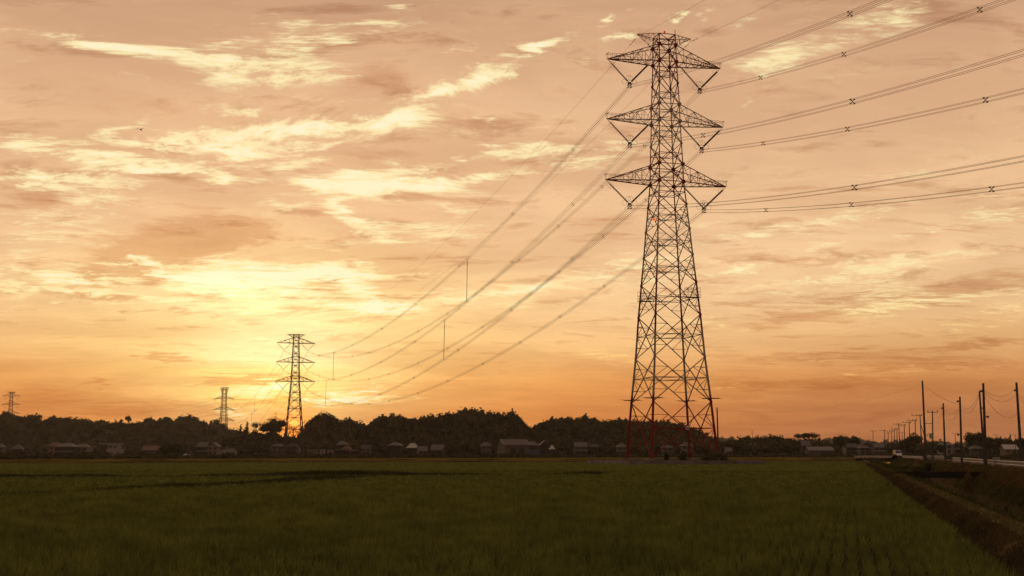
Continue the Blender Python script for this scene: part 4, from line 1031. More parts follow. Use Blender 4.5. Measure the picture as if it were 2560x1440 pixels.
_, PP['F'] = upole('thick leaning pole at the right picture edge', 2554, 1156, 956, 160, r=.21, tx=2541, extras=[('peg',), ('bracket', 9.4, -.3)])
_, PP['E2'] = upole('leaning strut pole resting against the tall thick pole', 2462, 1150, 977.8, 124.6, r=.13, tx=2448.5, extras=[('bracket', 5.4, .25)])
rows_ = [('farthest left utility pole of the right village, T arm', 2182.5, 1136, 1075.6, 520, (0, 1.4, 3), None), ('second pole from the left of the pole row', 2213, 1136, 1074, 470, (-.7, 1.3, 3), 2211.5),
 ('small pole third in the row, behind the second', 2220.6, 1136, 1081, 540, (-.3, 1.3, 3), None), ('fourth pole of the row, left arm only', 2229, 1136, 1077, 500, (-.7, 1.3, 3), 2229.5), ('fifth pole of the row, above the white van', 2236, 1136, 1073.5, 470, (-.7, 1.3, 3), None),
 ('sixth pole of the row just right of the van', 2242.6, 1136, 1070, 440, (-.7, 1.3, 3), None), ('leaning seventh pole of the row', 2250, 1137, 1058, 400, (-.6, 1.2, 3), 2246.8), ('eighth pole of the row with offset arm', 2261.8, 1138, 1060.5, 380, (-.7, 1.2, 3), 2260.5),
 ('ninth pole of the row, in front of the low dense tree', 2274, 1138, 1053.6, 350, (-.7, 1.2, 3), 2273), ('tenth pole of the row, in front of the round tree', 2289.5, 1139, 1048, 320, (-.75, 1.2, 3), 2287.8), ('eleventh pole of the row, next to the tall bare pole, with crates of pegs', 2306, 1139, 1035.5, 285, (-.75, 1.25, 3), 2299.8)]
RP = []
for lb, px, b_, t_, Y_, ar, tx_ in rows_:
    if 'eleventh' in lb: lb = 'eleventh pole of the row, leaning beside the tall bare pole'
    o, fn = upole(lb, px, b_, t_, Y_, arm=ar, r=.16, tx=tx_, group=G); RP.append(fn)
o_, _ = upole('slanting strut pole bracing the eleventh row pole', 2331, 1112, 1064, 284, r=.12, tx=2303)
for lb, px, t_, Y_ in (('distant pole between the seventh and eighth row poles', 2255.6, 1080, 620), ('distant pole behind the transformer pole', 2327.8, 1082.5, 560), ('distant pole between the slim pole and the pole behind the guardrail', 2388, 1082.5, 560), ('distant pole right of the big dome tree', 2490, 1086, 600), ('distant pole left of the right edge pole', 2538, 1086, 600)):
    upole(lb, px, 1134, t_, Y_, arm=(0, 1.3, 3), r=.16, group='distant utility poles behind the right trees')
_, PP['W'] = upole('lone bare pole right beside the big pylon\'s right leg', 1796.5, 1145, 1018.7, 262, r=.20, tx=1792.5)
for lb, px, t_, b_ in (('thin pole left of the low hip roofed house', 14, 1104, 1139), ('thin pole beside the low hip roofed house', 54, 1101, 1139), ('thin village pole with a stay wire, left of the salmon house', 77, 1102, 1139), ('pale thin pole against the dark left wood', 321.5, 1082, 1130),
        ('tall thin pole rising over the round black grove', 690, 1033, 1132), ('thin pole right of the white stores', 830, 1098, 1136), ('thin pole in front of the trapezoid roof house', 980, 1112, 1140), ('thin pole left of the barn', 1172, 1096, 1138), ('thin pole left of the streaked roof house', 1432, 1099, 1137)):
    upole(lb, px, b_, t_, 830, arm=(0, .9, 2), r=.17)
def wire(label, A, B, sag, r=.016, name='overhead_wire', cat='overhead wire'):
    pts = parabola(A, B, sag, 28); mb = MB(); mb.tube([p - pts[0] for p in pts], r, 4, False)
    o = mb.build(name, M['dsteel']); o.location = pts[0]; tag(o, label, cat)
wire('wire slanting down from the tall bare pole to the pole behind the guardrail', PP['A'](.35), PP['D'](.9), .6, .022)
wire('faint long wire from the lone pole by the big pylon to the tall bare pole', PP['W'](.4), PP['A'](.7), 2.2, .011)
wire('upper slack wire between the slim pole and the pole behind the guardrail', PP['C'](.7), PP['D'](1.0), 1.1)
wire('lower slack wire between the slim pole and the pole behind the guardrail', PP['C'](1.1), PP['D'](1.3), 1.5)
wire('wire dipping from the transformer pole up to the slim pole', PP['B'](1.0), PP['C'](1.0), 1.0)
wire('lower wire dipping from the transformer pole up to the slim pole', PP['B'](1.6), PP['C'](1.3), 1.3)
wire('upper slack wire from the pole behind the guardrail to the strut pole', PP['D'](1.0), PP['E2'](.2), .9)
wire('lower slack wire from the pole behind the guardrail to the strut pole', PP['D'](1.2), PP['E2'](.3), 1.25)
wire('highest slack wire from the tall thick pole to the right edge pole', PP['E'](.7), PP['F'](.6), .9)
wire('second slack wire from the tall thick pole to the right edge pole', PP['E'](.9), PP['F'](1.3), 1.1)
wire('lowest slack wire from the tall thick pole to the right edge pole', PP['E'](1.2), PP['F'](3.9), 1.4)
wire('stay wire beside the right edge pole', PP['F'](1.4, .1), Vector((PP['F'](0).x + 4.6, 158, 1.2)), .02, .02)
for i in range(len(RP) - 1):
    if i in (0, 2): continue
    wire('thin wire between row poles %s' % ['', 'second and third', '', 'fourth and fifth', 'fifth and sixth', 'sixth and seventh', 'seventh and eighth', 'eighth and ninth', 'ninth and tenth', 'tenth and eleventh'][i], RP[i](.1, -.6), RP[i + 1](.1, -.6), .7, .02)
# radio mast on the right wood
mp_ = at(1881, 1096, 940); root = empty('radio_mast', mp_, 0, 'thin radio mast sticking out of the wood right of the big pylon', 'mast')
hm = (1096 - 1076) * 940 / F; MB().bar((0, 0, -3), (0, 0, hm), .22).build('shaft', M['steel'], root)
for x in (-.9, .9): MB().bar((x, 0, hm * .55), (x, 0, hm * 1.05), .12).build('antenna', M['steel'], root)
MB().bar((-.9, 0, hm * .6), (.9, 0, hm * .6), .12).build('spreader', M['steel'], root)
# bird
bp = at(351, 324.5, 120); bm = MB()
bm.tube([(-.16, 0, .0), (-.08, 0, .03), (.06, 0, .03), (.2, 0, -.01)], [.01, .05, .055, .01], 8)
for s in (-1, 1):
    bm.add([(-.05, 0, .04), (.09, 0, .04), (.05, s * .25, .15), (-.04, s * .25, .15), (-.06, s * .52, .05)], [(0, 1, 2, 3), (3, 2, 4)]); bm.add([(-.05, 0, .03), (.09, 0, .03), (.05, s * .25, .14), (-.04, s * .25, .14), (-.06, s * .52, .045)], [(3, 2, 1, 0), (4, 2, 3)])
bm.add([(.18, -.05, 0), (.18, .05, 0), (.3, .08, -.01), (.3, -.08, -.01)], [(0, 1, 2, 3), (3, 2, 1, 0)])
o = bm.build('bird', M['tyre']); o.location = bp; o.rotation_euler.z = 1.3; tag(o, 'single small dark bird gliding high in the left sky', 'bird')

# ------------------------------------------------------------------ bank vegetation
def blades(name, label, u0, u1, vf, n, h, wd, m, seed, zf=None):
    r = np.random.default_rng(seed); dens = r.uniform(0, 1, n); u = u0 + (u1 - u0) * dens ** 1.5; v = vf(r, u)
    pv = np.array([p[0] for p in PROFILE]); pz = np.array([p[1] for p in PROFILE])
    z = np.interp(v, pv, pz); x, y = uv(u, v); a = r.uniform(0, 6.28, n); cl = fnoise(x, y, seed, 3, .8)
    hh = h * r.uniform(.4, 1.2, n) * np.clip(1 + .5 * cl, .35, 1.6); l = hh * r.uniform(.2, .8, n); w_ = wd * (1 + y / 90)
    fa = a + np.pi / 2 + r.uniform(-1, 1, n); wx, wy = np.cos(fa) * w_ / 2, np.sin(fa) * w_ / 2
    p0 = np.stack([x, y, z - .05], 1); md = np.stack([x + np.cos(a) * l * .3, y + np.sin(a) * l * .3, z + hh * .55], 1); ws = np.stack([wx, wy, 0 * wx], 1)
    tp = np.stack([x + np.cos(a) * l, y + np.sin(a) * l, z + hh], 1)
    V = np.stack([p0, md + ws, md - ws, tp], 1).reshape(-1, 3); q = np.arange(n)[:, None] * 4
    T = np.concatenate([q + np.array([0, 1, 2]), q + np.array([2, 1, 3])]); tag(np_mesh(name, V, T, M[m]), label, None, None, 'stuff')
blades('dry_grass', 'dry brown grass on the rice side of the dike', 18, 240, lambda r, u: r.uniform(3.0, 3.85, len(u)), 34000, .17, .020, 'dry', 21)
blades('path_grass', 'short pale grass on top of the dike', 18, 240, lambda r, u: r.uniform(3.8, 4.7, len(u)), 16000, .09, .02, 'gpath', 22)
blades('green_weeds', 'green weeds on the canal\'s left slope', 18, 260, lambda r, u: np.clip(r.normal(5.7, .55, len(u)), 4.75, 7.3), 20000, .30, .035, 'weed', 23)
blades('tall_weeds', 'taller weeds on the left slope towards the road bridge', 150, 340, lambda r, u: r.uniform(5.0, 8.6, len(u)), 9000, .95, .03, 'weed', 26)
blades('bank_grass', 'rough grass on the canal\'s right bank', 30, 340, lambda r, u: r.uniform(np.where(u > 140, 11.3, 10.7), 13.3), 34000, .42, .035, 'olive', 24)
blades('dry_grass', 'reddish dry grass below the guardrail', 70, 260, lambda r, u: r.uniform(11.7, 13.9, len(u)), 42000, .34, .035, 'reddry', 25)
for i, (px, top, base, Y, hw_, m_, lb) in enumerate([(2322, 1141, 1172, 176, 26, 'weed', 'dark bush in front of the far end of the guardrail'), (2290, 1147, 1178, 182, 32, 'olive', 'olive green bush left of the dark one on the bank'), (2262, 1150, 1174, 205, 26, 'olive', 'olive bush leftmost of three on the canal bank'),
    (2232, 1168, 1182, 150, 7, 'dleaf', 'small dark bush in front of the shining water'), (2238, 1135, 1146, 330, 8, 'dleaf', 'small bush at the right end of the bridge parapet'), (2420, 1166, 1184, 112, 16, 'reddry', 'reddish bush under the pole behind the guardrail'),
    (2300, 1190, 1214, 104, 9, 'weed', 'tall green weed clump under the footbridge'), (2520, 1302, 1330, 44, 14, 'weed', 'bright green weed clump at the water\'s edge, lower right')]):
    p = at(px, base, Y); u_, v_ = toUV(p[0], Y); zz = float(np.interp(v_, [q[0] for q in PROFILE], [q[1] for q in PROFILE]))
    zz = zz if Y < 300 else .9
    bush(lb, p[0], Y, zz - .1, hw_ * Y / F, max(.6, at(px, top, Y)[2] - zz), m_, 420, i, size=max(.14, .0012 * Y))
for i, (dx_, dy_, w_, h_, lb) in enumerate([(-4.5, -8.5, .55, 1.5, 'small dark shrub just right of the big pylon\'s nearest footing'), (-1.3, -8.8, 1.0, 1.6, 'low dark shrub on the plinth between the near legs'), (5.2, -9.8, 2.6, 2.2, 'largest dark shrub spilling over the plinth wall on the right'), (2.8, -11.6, 1.9, 1.4, 'low shrub hanging over the front plinth wall')]):
    x = T1[0] + dx_ * math.cos(YAW1) - dy_ * math.sin(YAW1); y = T1[1] + dx_ * math.sin(YAW1) + dy_ * math.cos(YAW1)
    bush(lb, x, y, .9, w_, h_, 'dleaf', 420, 40 + i, size=.3)
def bund(label, pts, h, n, seed, m='weed', wd=.5):
    r = np.random.default_rng(seed); P = np.array(pts, float); seg = np.hypot(*(P[1:] - P[:-1]).T); cs = np.concatenate([[0], np.cumsum(seg)])
    q = r.uniform(0, cs[-1], n); x = np.interp(q, cs, P[:, 0]) + r.normal(0, wd, n); y = np.interp(q, cs, P[:, 1]) + r.normal(0, wd, n)
    z = np.interp(y, [0, 150, 700, 815, 900], [0, 0, -.55, -.55, .45]); k = np.clip(1 + .40 * fnoise(x, y, seed, 3, .25), .6, 1.4); hh = h * r.uniform(.6, 1.1, n) * k
    a = r.uniform(0, 6.28, n); w_ = .035 + y / 2600; fa = r.uniform(0, 6.28, n); wx, wy = np.cos(fa) * w_ / 2, np.sin(fa) * w_ / 2; l = hh * .4
    p0 = np.stack([x, y, z], 1); ws = np.stack([wx, wy, 0 * wx], 1); md = np.stack([x + np.cos(a) * l * .3, y + np.sin(a) * l * .3, z + hh * .6], 1); tp = np.stack([x + np.cos(a) * l, y + np.sin(a) * l, z + hh], 1)
    V = np.stack([p0, md + ws, md - ws, tp], 1).reshape(-1, 3); g = np.arange(n)[:, None] * 4
    tag(np_mesh('bund_grass', V, np.concatenate([g + np.array([0, 1, 2]), g + np.array([2, 1, 3])]), M[m]), label, None, None, 'stuff')
xs_ = np.linspace(-75, 9, 30)
bund('dark weeds along the long bund across the rice', [(q, line2(q)) for q in xs_], .60, 26000, 61)
bund('dark weeds along the slanting bund on the left', [uv(u, VB) for u in np.linspace(20, 112, 30)], .52, 15000, 62)
bund('dark weeds along the second bund far across the field', [(q, far1(q)) for q in np.linspace(-150, 150, 40)], .62, 18000, 63)
bund('dark weeds along the third bund near the village', [(q, far2(q)) for q in np.linspace(-180, 170, 40)], .64, 18000, 64)
bund('dark weeds where the rice ends before the village', [(q, float(far3(np.array(q)))) for q in np.linspace(-330, 330, 60)], 1.0, 24000, 65, 'weed', 1.2)
# hedge line along the village edge
r_ = np.random.default_rng(55); hv = []; o_ = 0; HV, HT_ = [], []
hvar = []
for q in range(5):
    L = dome_lobes(np.random.default_rng(100 + q), .8, 1.0, 6, .1); hvar.append(tri_join([cards(70, L, .3, r_, (.8, 1.1)), core(L, .85, r_)]))
for i in range(1000):
    px = r_.uniform(-120, 2700); Y_ = float(far3(np.array([(px - 1280) / F * 700]))[0]) + r_.uniform(10, 190); X_ = at(px, HOR, Y_)[0]
    if px > 2150: Y_ = r_.uniform(560, 800); X_ = at(px, HOR, Y_)[0]
    s = r_.uniform(.9, 3.4); v, t = hvar[i % 5]; HV.append(v * np.array([s * r_.uniform(1, 2.2), s, s * r_.uniform(.6, 1.1)]) + np.array([X_, Y_, zg(Y_) - .2])); HT_.append(t + o_); o_ += len(v)
tag(np_mesh('hedge', np.concatenate(HV), np.concatenate(HT_), M['dleaf']), 'dark hedges and garden shrubs along the village edge', None, None, 'stuff')
HAZE = .000042
# ------------------------------------------------------------------ sky and sun
SUN_AZ, SUN_EL = azel(733, 1066)
w = bpy.data.worlds.new('World'); SC.world = w; w.use_nodes = True
nt = w.node_tree; nt.nodes.clear(); LK = nt.links.new
def V(x): return x
def node(t, **k):
    n = nt.nodes.new(t)
    for a, b in k.items(): setattr(n, a, b)
    return n
def put(n, i, x):
    if isinstance(x, bpy.types.NodeSocket): LK(x, n.inputs[i])
    elif x is not None: n.inputs[i].default_value = x
def mth(op, a, b=None, c=None, clamp=False):
    n = node('ShaderNodeMath', operation=op, use_clamp=clamp)
    put(n, 0, a); put(n, 1, b); put(n, 2, c)
    return n.outputs[0]
def vm(op, a, b=None, s=None):
    n = node('ShaderNodeVectorMath', operation=op); put(n, 0, a); put(n, 1, b)
    if s is not None: put(n, 3, s)
    return n.outputs['Value'] if op in ('LENGTH', 'DOT_PRODUCT') else n.outputs[0]
def comb(x, y, z=0.0):
    n = node('ShaderNodeCombineXYZ'); put(n, 0, x); put(n, 1, y); put(n, 2, z); return n.outputs[0]
def noise(v, scale, detail=6, rough=.55, dist=0.0, col=False):
    n = node('ShaderNodeTexNoise'); put(n, 'Vector', v); n.inputs['Scale'].default_value = scale
    n.inputs['Detail'].default_value = detail; n.inputs['Roughness'].default_value = rough; n.inputs['Distortion'].default_value = dist
    return n.outputs['Color' if col else 'Fac']
def sstep(x, a, b, lo=0.0, hi=1.0):
    n = node('ShaderNodeMapRange', interpolation_type='SMOOTHSTEP'); put(n, 0, x)
    for i, q in enumerate((a, b, lo, hi)): put(n, 1 + i, q)
    return n.outputs[0]
def mixc(f, a, b, mode='MIX'):
    n = node('ShaderNodeMix', data_type='RGBA', blend_type=mode); put(n, 0, f); put(n, 6, a); put(n, 7, b); return n.outputs[2]
def ramp(x, stops):
    n = node('ShaderNodeValToRGB'); put(n, 0, x); cr = n.color_ramp
    while len(cr.elements) < len(stops): cr.elements.new(.5)
    for e, (p, c) in zip(cr.elements, stops): e.position = p; e.color = c
    return n.outputs[0]
tc = node('ShaderNodeTexCoord'); sp = node('ShaderNodeSeparateXYZ'); LK(tc.outputs['Generated'], sp.inputs[0])
dx, dy, dz = sp.outputs
az = mth('ARCTAN2', dx, dy); el = mth('ARCSINE', dz)
# a cloud deck seen in perspective: direction projected on a level sheet
den = mth('ADD', mth('MAXIMUM', dz, 0.0), .10)
P = comb(mth('MULTIPLY', mth('DIVIDE', dx, den), .62), mth('DIVIDE', dy, den), 0.0)
wv = vm('SUBTRACT', noise(P, 1.3, 4, .5, 0, True), (.5, .5, .5))
P2 = vm('ADD', P, vm('SCALE', wv, None, .55))
nA = noise(P2, 1.5, 4, .5)             # big masses
nB = noise(P2, 17.0, 12, .66)            # torn detail
nC = noise(comb(mth('MULTIPLY', az, 16.0), mth('MULTIPLY', el, 52.0), 3.0), 1.0, 6, .6, .6)    # long level streaks
AE = comb(az, el, 0.0)
wB = vm('SUBTRACT', noise(P2, 9.0, 10, .66, 0, True), (.5, .5, .5))
AEw = vm('ADD', AE, vm('MULTIPLY', wB, (.085, .030, 0.0)))
AZ0, AZ1, EL1, MW, MH = -.62, .62, .50, 1240, 500
def bank_mask(lst):                     # layout of soft elliptical cloud banks, by bearing and height
    gx, gy = np.meshgrid(np.linspace(AZ0, AZ1, MW), np.linspace(0, EL1, MH))
    tot = np.zeros_like(gx)
    for (px, py, a, b, rot, s) in lst:
        c = azel(px, py); x = (gx - c[0]) * F; y = (gy - c[1]) * F
        co, si = math.cos(R(rot)), math.sin(R(rot))
        tot += s * np.exp(-((x * co + y * si) / a) ** 2 - ((-x * si + y * co) / b) ** 2)
    return tot
def mask_image(name, chans):
    im = bpy.data.images.new(name, MW, MH, float_buffer=True, is_data=True)
    px = np.ones((MH, MW, 4), np.float32)
    for i, ch in enumerate(chans): px[..., i] = ch
    im.pixels.foreach_set(px.ravel()); im.pack() if False else None
    return im
def bank(im, coord):
    q = vm('MULTIPLY', vm('SUBTRACT', coord, (AZ0, 0, 0)), (1 / (AZ1 - AZ0), 1 / EL1, 0))
    t = node('ShaderNodeTexImage', extension='EXTEND', interpolation='Cubic'); t.image = im; LK(q, t.inputs[0])
    s_ = node('ShaderNodeSeparateColor'); LK(t.outputs[0], s_.inputs[0]); return s_.outputs
BR = [(430,420,150,20,0,.5),(640,330,110,14,8,.5),(470,350,110,16,6,.55),(900,470,160,22,0,.5),(1120,455,110,12,4,.5),(980,330,90,14,4,.5),(760,330,100,14,4,.55),(120,460,110,12,0,.6),(230,700,120,14,0,.5),(480,705,90,16,-10,.6),(700,660,160,12,0,.55),(850,660,60,14,10,.5),(930,660,50,10,0,.5),(660,720,130,16,-6,.6),(1000,600,150,14,-6,.35),(1150,395,60,8,5,.5),(1250,330,120,10,4,.35),(800,250,120,12,6,.35),(560,272,80,10,5,.5),(840,200,50,8,6,.4),(560,110,60,10,4,.45),(730,60,80,12,4,.4),(660,40,50,12,10,.4),(1160,120,60,10,12,.4),(1700,110,60,8,10,.4),(1850,60,60,10,14,.35),(830,1000,90,7,2,1.0),(700,965,60,8,5,.9),(620,975,70,7,4,.7),(500,960,90,8,0,.5),(520,880,120,8,0,.4),(760,830,120,10,0,.35),(1010,480,160,14,-4,.45),(1120,520,90,14,-10,.4),(480,330,60,10,15,.4),(380,360,120,12,0,.45),(120,375,120,14,-6,.5),(1460,400,120,12,4,.45),(1650,700,90,12,6,.45),(2050,560,150,14,5,.35),(2380,640,150,14,5,.4),(1760,560,70,10,8,.35),(2420,820,140,12,4,.35),(2300,430,180,20,8,.28),(740,110,60,30,0,.4),(560,190,60,16,0,.4),(250,110,170,13,0,.8),(500,146,210,18,-2,.8),(680,150,130,50,0,.55),(660,195,90,14,2,.6),(830,95,55,11,5,.7),(930,62,90,14,5,.8),
 (1000,16,60,7,0,.7),(1190,195,110,17,18,1.0),(1090,232,80,10,10,.6),(1260,192,60,14,10,.6),(1010,296,75,26,12,1.2),(870,312,170,20,3,.9),(700,318,100,14,4,.8),
 (575,368,170,26,3,.85),(620,388,90,12,0,.6),(300,400,200,18,-4,.75),(150,442,150,18,0,.95),(60,348,80,9,0,.6),(280,320,70,16,25,.55),
 (350,422,120,8,0,.7),(725,412,70,13,5,.85),(540,446,40,9,5,.8),(950,462,230,16,0,1.0),(880,440,170,14,6,.6),(1010,415,90,16,-5,.7),(830,365,100,10,8,.5),
 (840,515,60,20,-40,.75),(900,555,90,18,-25,.75),(1090,578,140,16,-4,.65),(700,515,110,20,6,.4),(850,612,110,12,4,.35),(1210,302,40,7,-8,.6),(1240,376,60,9,-5,.6),
 (1400,372,190,14,3,.75),(1330,430,170,12,3,.5),(1180,450,60,10,15,.5),(1370,104,80,12,14,.85),(1550,88,50,8,4,.75),(1525,50,26,15,0,.75),(1450,150,32,9,-4,.7),
 (1330,118,45,9,8,.7),(1700,42,26,8,-5,.8),(1765,38,26,7,0,.7),(1580,18,30,6,0,.4),
 (1980,125,130,34,18,.50),(1930,150,90,26,10,.36),(2190,60,150,34,24,.40),(2270,48,60,16,25,.35),(2150,182,90,12,10,.35),(1895,248,60,12,15,.42),
 (190,520,170,40,12,.42),(150,590,150,20,6,.42),(60,640,80,14,0,.4),
 (120,690,150,13,-5,.85),(200,735,260,12,0,.75),(60,720,80,14,0,.5),(330,652,50,11,18,.85),(245,662,90,8,10,.5),(395,690,70,8,-35,.7),
 (600,690,190,14,2,.9),(800,685,230,9,0,1.3),(560,720,130,26,-12,1.0),(700,705,120,14,-6,.8),(620,660,130,14,0,.6),(870,690,60,18,0,.4),(900,720,60,30,-35,.8),(840,745,140,20,-4,.6),(930,775,140,12,-4,.9),
 (660,775,120,14,0,.6),(600,790,60,10,0,.5),(990,770,60,10,0,.6),(790,808,25,6,0,.5),(310,770,50,8,0,.5),
 (1130,745,150,16,6,.7),(1330,725,130,12,4,.75),(1480,690,140,16,6,.5),(1250,765,100,14,4,.5),(1560,660,90,14,10,.5),
 (1850,590,170,16,6,.35),(2050,612,60,6,6,.45),(2200,520,160,14,8,.3),(2500,540,90,12,-6,.55),(2480,488,80,12,-4,.4),(2350,570,130,6,5,.45),
 (1830,668,60,14,5,.7),(1920,660,120,10,8,.4),(2200,650,90,26,10,.5),(2130,690,190,16,4,.4),(2230,720,110,20,0,.4),(2000,720,200,30,0,.3),(2200,755,170,16,3,.55),(2330,758,260,6,6,.65),(2500,770,120,10,10,.4),(2540,700,70,12,0,.3),
 (1700,800,140,24,0,.3),(1830,820,120,12,-8,.35),(2200,785,80,12,0,.35),(1500,880,40,6,0,.6),(1550,903,70,8,-6,.6),(1830,960,120,6,0,.3),(2070,905,240,5,0,.3),(2230,930,160,10,6,.25),
 (910,990,110,9,-3,1.1),(860,1003,80,7,0,1.0),(960,965,90,5,3,.5),(960,1012,20,5,0,.5),(580,1035,40,6,-15,.9),(660,985,120,9,4,.8),(640,1030,90,8,3,.5)]
DK = [(420,605,190,42,10,.9),(560,580,120,50,0,.5),(310,690,120,22,0,.75),(200,715,90,8,0,.5),(260,748,90,8,2,.9),(800,735,75,26,-5,.9),(720,770,40,8,0,.3),(840,700,50,12,0,.4),(620,722,60,7,-5,.9),(500,742,50,6,-4,.9),(490,758,55,6,-3,.7),(470,780,30,6,0,.7),(530,795,25,4,0,.6),(900,757,50,12,-10,.5),(990,756,70,10,0,.7),
 (625,948,105,7,4,1.9),(415,897,48,8,-6,1.5),(400,890,30,4,0,.6),(230,955,40,7,0,.7),(310,768,25,4,0,.6),(100,480,90,30,20,.6),(250,240,260,60,0,.35),(950,210,130,60,0,.45),(1700,150,120,60,0,.25),
 (300,1030,330,26,0,.55),(150,985,200,25,0,.3),(720,940,60,5,0,.5),(650,1008,90,6,0,.6),(760,770,40,6,-5,.4),
 (2400,725,210,24,7,.85),(2150,745,120,8,3,.7),(1990,800,130,16,5,.75),(1950,750,110,10,2,.5),(1850,635,150,18,0,.5),(2050,650,120,10,4,.5),(1780,700,90,12,0,.4),(2450,860,120,12,2,.6),(2100,890,300,12,2,.45),(2350,910,250,14,0,.5),(2000,960,300,18,0,.5),(2100,1040,400,30,0,.25),(2250,600,170,22,5,.35),(2500,640,120,30,0,.4),(1450,350,150,20,0,.3),(1330,400,120,12,0,.4),(1500,560,120,40,10,.3),
 (870,580,70,20,-10,.3),(1010,660,130,30,0,.35),(1080,720,120,16,3,.35),(1420,745,90,14,5,.35),(1000,380,120,14,0,.35),(860,390,90,12,0,.35),(560,420,60,14,0,.4)]
_o = bank(mask_image('cloud_bank_layout', [bank_mask(BR), bank_mask(DK)]), AEw); mB, mD = _o[0], _o[1]
# clear-air colour: pale cream high up, amber low down
def c(r, g, b): return lin(r, g, b)
eln = mth('DIVIDE', mth('MAXIMUM', el, 0.0), math.pi / 2, clamp=True)
def d(deg): return deg / 90
base = ramp(eln, [(0, c(196,118,68)), (d(1.5), c(214,136,74)), (d(3.3), c(233,160,88)), (d(5.0), c(248,197,134)), (d(7), c(252,210,156)), (d(10), c(247,203,154)), (d(14), c(238,192,146)), (d(17), c(232,185,141)), (d(20.5), c(216,170,129)), (d(26), c(206,162,124)), (d(45), c(200,166,136)), (d(90), c(186,160,138))])
da = mth('ABSOLUTE', mth('SUBTRACT', az, SUN_AZ))
away = sstep(da, .75, 2.6, 0.0, .8)
base = mixc(away, base, c(168,140,124))
lowr = mth('MULTIPLY', sstep(da, .18, .62), sstep(el, .115, .01))
base = mixc(mth('MULTIPLY', lowr, .85), base, c(176,112,72))
lowl = mth('MULTIPLY', sstep(da, .42, 0.0), sstep(el, .085, .0))
base = mixc(mth('MULTIPLY', lowl, .88), base, c(240,138,42))
_g = bank(mask_image('sun_glow_layout', [bank_mask([(690,860,520,225,0,1.0)]), np.maximum(bank_mask([(705,880,235,140,0,1.0)]), .75 * bank_mask([(560,760,230,70,0,1.0)])), bank_mask([(735,1045,100,34,0,.3),(690,985,190,36,0,.85),(640,930,240,22,0,.5)])]), AE)
G1, G2, G3 = _g[0], _g[1], _g[2]
G6 = mth('POWER', math.e, mth('MULTIPLY', mth('POWER', mth('DIVIDE', vm('LENGTH', vm('SUBTRACT', AE, (SUN_AZ, SUN_EL - .003, 0.0))), 62 / F), 2.0), -1.0))
base_fire = None
G4 = mth('POWER', math.e, mth('MULTIPLY', mth('POWER', mth('DIVIDE', vm('LENGTH', vm('SUBTRACT', AE, (SUN_AZ, SUN_EL, 0.0))), 24 / F), 2.0), -1.0))
base = mixc(mth('MULTIPLY', G1, .7, None, True), base, c(255,226,140))
base = mixc(mth('MULTIPLY', G2, mth('ADD', mth('MULTIPLY', mth('SUBTRACT', nB, .5), 1.2), .72), None, True), base, c(255,248,186))
base = mixc(mth('MULTIPLY', G3, .80, None, True), base, c(255,222,92))
base = mixc(mth('MULTIPLY', G6, .85, None, True), base, c(255,142,34))
# veil: the broad brownish cloud sheet, with soft relief
n1 = noise(P2, 6.0, 10, .64); n2 = noise(vm('ADD', P2, (.02, .10, 0.0)), 6.0, 10, .64)
rel = mth('SUBTRACT', n1, n2)
nD = noise(P2, 60.0, 7, .66)
veil = sstep(mth('ADD', mth('MULTIPLY', nA, .8), mth('MULTIPLY', n1, .3)), .42, .68)
base = mixc(mth('MULTIPLY', mth('SUBTRACT', 1.0, veil), .42), base, mixc(1.0, base, c(208,192,190), 'MULTIPLY'))
base = mixc(mth('MULTIPLY', sstep(rel, .02, .26), mth('ADD', mth('MULTIPLY', sstep(el, .025, .13), .62), .13)), base, mixc(1.0, base, c(212,190,180), 'MULTIPLY'))
base = mixc(mth('MULTIPLY', sstep(rel, -.02, -.30), .40), base, mixc(1.0, base, c(255,236,196), 'SCREEN')) if False else base
hi = sstep(el, .025, .13)
nE = noise(comb(mth('MULTIPLY', az, 11.0), mth('MULTIPLY', el, 46.0), 7.0), 1.0, 8, .62, .8)
lowd = mth('MULTIPLY', mth('SUBTRACT', nE, .5), mth('MULTIPLY', mth('SUBTRACT', 1.0, hi), 1.5))
dark = mth('MULTIPLY', sstep(mth('ADD', mth('ADD', mD, lowd), mth('MULTIPLY', mth('SUBTRACT', n1, .5), mth('ADD', mth('MULTIPLY', hi, .85), .45))), .08, .62), .85)
base = mixc(dark, base, mixc(1.0, base, c(226,206,196), 'MULTIPLY'))
# bright torn cloud edges
stk = mth('ADD', mth('ADD', mth('MULTIPLY', mth('SUBTRACT', nB, .5), 4.2), mth('MULTIPLY', mth('SUBTRACT', nC, .5), .8)), mth('MULTIPLY', mth('SUBTRACT', nD, .5), 2.0))
stk = mth('SUBTRACT', stk, mth('MULTIPLY', rel, .9))
wide = mth('MULTIPLY', mth('SUBTRACT', nA, .5), .5)
raw = mth('ADD', mth('ADD', mth('SUBTRACT', mth('MULTIPLY', mB, 1.26), mth('MULTIPLY', lowd, .35)), wide), mth('MULTIPLY', stk, mth('ADD', mth('MULTIPLY', mB, .75, None, True), .42)))
br = sstep(raw, .17, 1.15)
hot = mth('ADD', mth('MULTIPLY', G1, .75), 0.0, None, True)
lowf = sstep(el, .035, .16)
ccol = mixc(lowf, c(255,206,110), c(255,236,178))
ccol = mixc(hot, ccol, c(255,246,180))
base = mixc(mth('MULTIPLY', br, .90), base, ccol)
base = mixc(mth('MULTIPLY', sstep(raw, 1.0, 1.8), .65), base, c(255,249,214))
bg1 = node('ShaderNodeBackground'); LK(base, bg1.inputs[0]); LK(mth('ADD', mth('ADD', mth('MULTIPLY', G2, .30), mth('MULTIPLY', G3, .16)), .97), bg1.inputs[1])
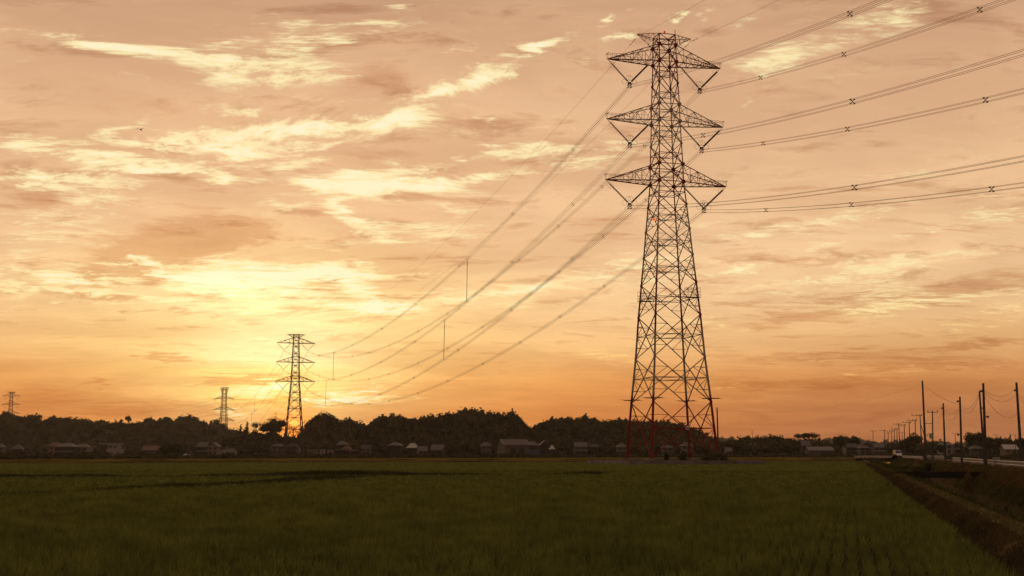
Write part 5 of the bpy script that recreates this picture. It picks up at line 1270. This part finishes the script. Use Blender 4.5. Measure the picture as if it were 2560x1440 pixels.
# the sun's own disc and aureole low in the gap
sd = mixc(1.0, G4, (1.0, .36, .07, 1), 'MULTIPLY')
bg3 = node('ShaderNodeBackground'); LK(sd, bg3.inputs[0]); bg3.inputs[1].default_value = 1.5
sk = node('ShaderNodeTexSky', sky_type='NISHITA'); sk.sun_disc = False; sk.sun_elevation = max(SUN_EL, R(1.2)); sk.sun_rotation = SUN_AZ
sk.air_density = 1.6; sk.dust_density = 3.0
bg2 = node('ShaderNodeBackground'); LK(sk.outputs[0], bg2.inputs[0]); bg2.inputs[1].default_value = .03; sk.ozone_density = 2.0
ad = node('ShaderNodeAddShader'); LK(bg1.outputs[0], ad.inputs[0]); LK(bg2.outputs[0], ad.inputs[1])
ad2 = node('ShaderNodeAddShader'); LK(ad.outputs[0], ad2.inputs[0]); LK(bg3.outputs[0], ad2.inputs[1])
wo = node('ShaderNodeOutputWorld'); LK(ad2.outputs[0], wo.inputs['Surface'])
w.cycles.sampling_method = 'MANUAL'; w.cycles.sample_map_resolution = 512

sl = bpy.data.lights.new('sun', 'SUN'); sl.energy = 2.0; sl.angle = R(.5); sl.color = (1, .62, .32)
so = bpy.data.objects.new('sun', sl); COL.objects.link(so)
sdir = Vector((math.sin(SUN_AZ) * math.cos(SUN_EL), math.cos(SUN_AZ) * math.cos(SUN_EL), math.sin(SUN_EL)))
so.rotation_euler = (-sdir).to_track_quat('-Z', 'Y').to_euler()

cam = bpy.data.cameras.new('camera'); co = bpy.data.objects.new('camera', cam); COL.objects.link(co)
cam.sensor_width = 36; cam.lens = F / 2560 * 36; cam.clip_start = .1; cam.clip_end = 20000
co.location = (0, 0, CZ); co.rotation_euler = (math.pi / 2 + PITCH, 0, 0); SC.camera = co
SC.view_settings.view_transform = 'Standard'; SC.view_settings.look = 'None'; SC.view_settings.exposure = 0; SC.view_settings.gamma = 1
SC.render.resolution_x = 1024; SC.render.resolution_y = 576

# ------------------------------------------------------------------ thin evening haze
hz = MB(); hz.box((0, 1350, 60), (5600, 3300, 128)); 
hm_ = bpy.data.materials.new('haze_air'); hm_.use_nodes = True; hn = hm_.node_tree; hn.nodes.clear()
pv_ = hn.nodes.new('ShaderNodeVolumePrincipled'); pv_.inputs['Color'].default_value = (.92, .84, .76, 1); pv_.inputs['Density'].default_value = HAZE; pv_.inputs['Anisotropy'].default_value = .25
ho_ = hn.nodes.new('ShaderNodeOutputMaterial'); hn.links.new(pv_.outputs[0], ho_.inputs['Volume'])
hzo = hz.build('haze', hm_); tag(hzo, 'thin warm evening haze over the whole plain', None, None, 'stuff')
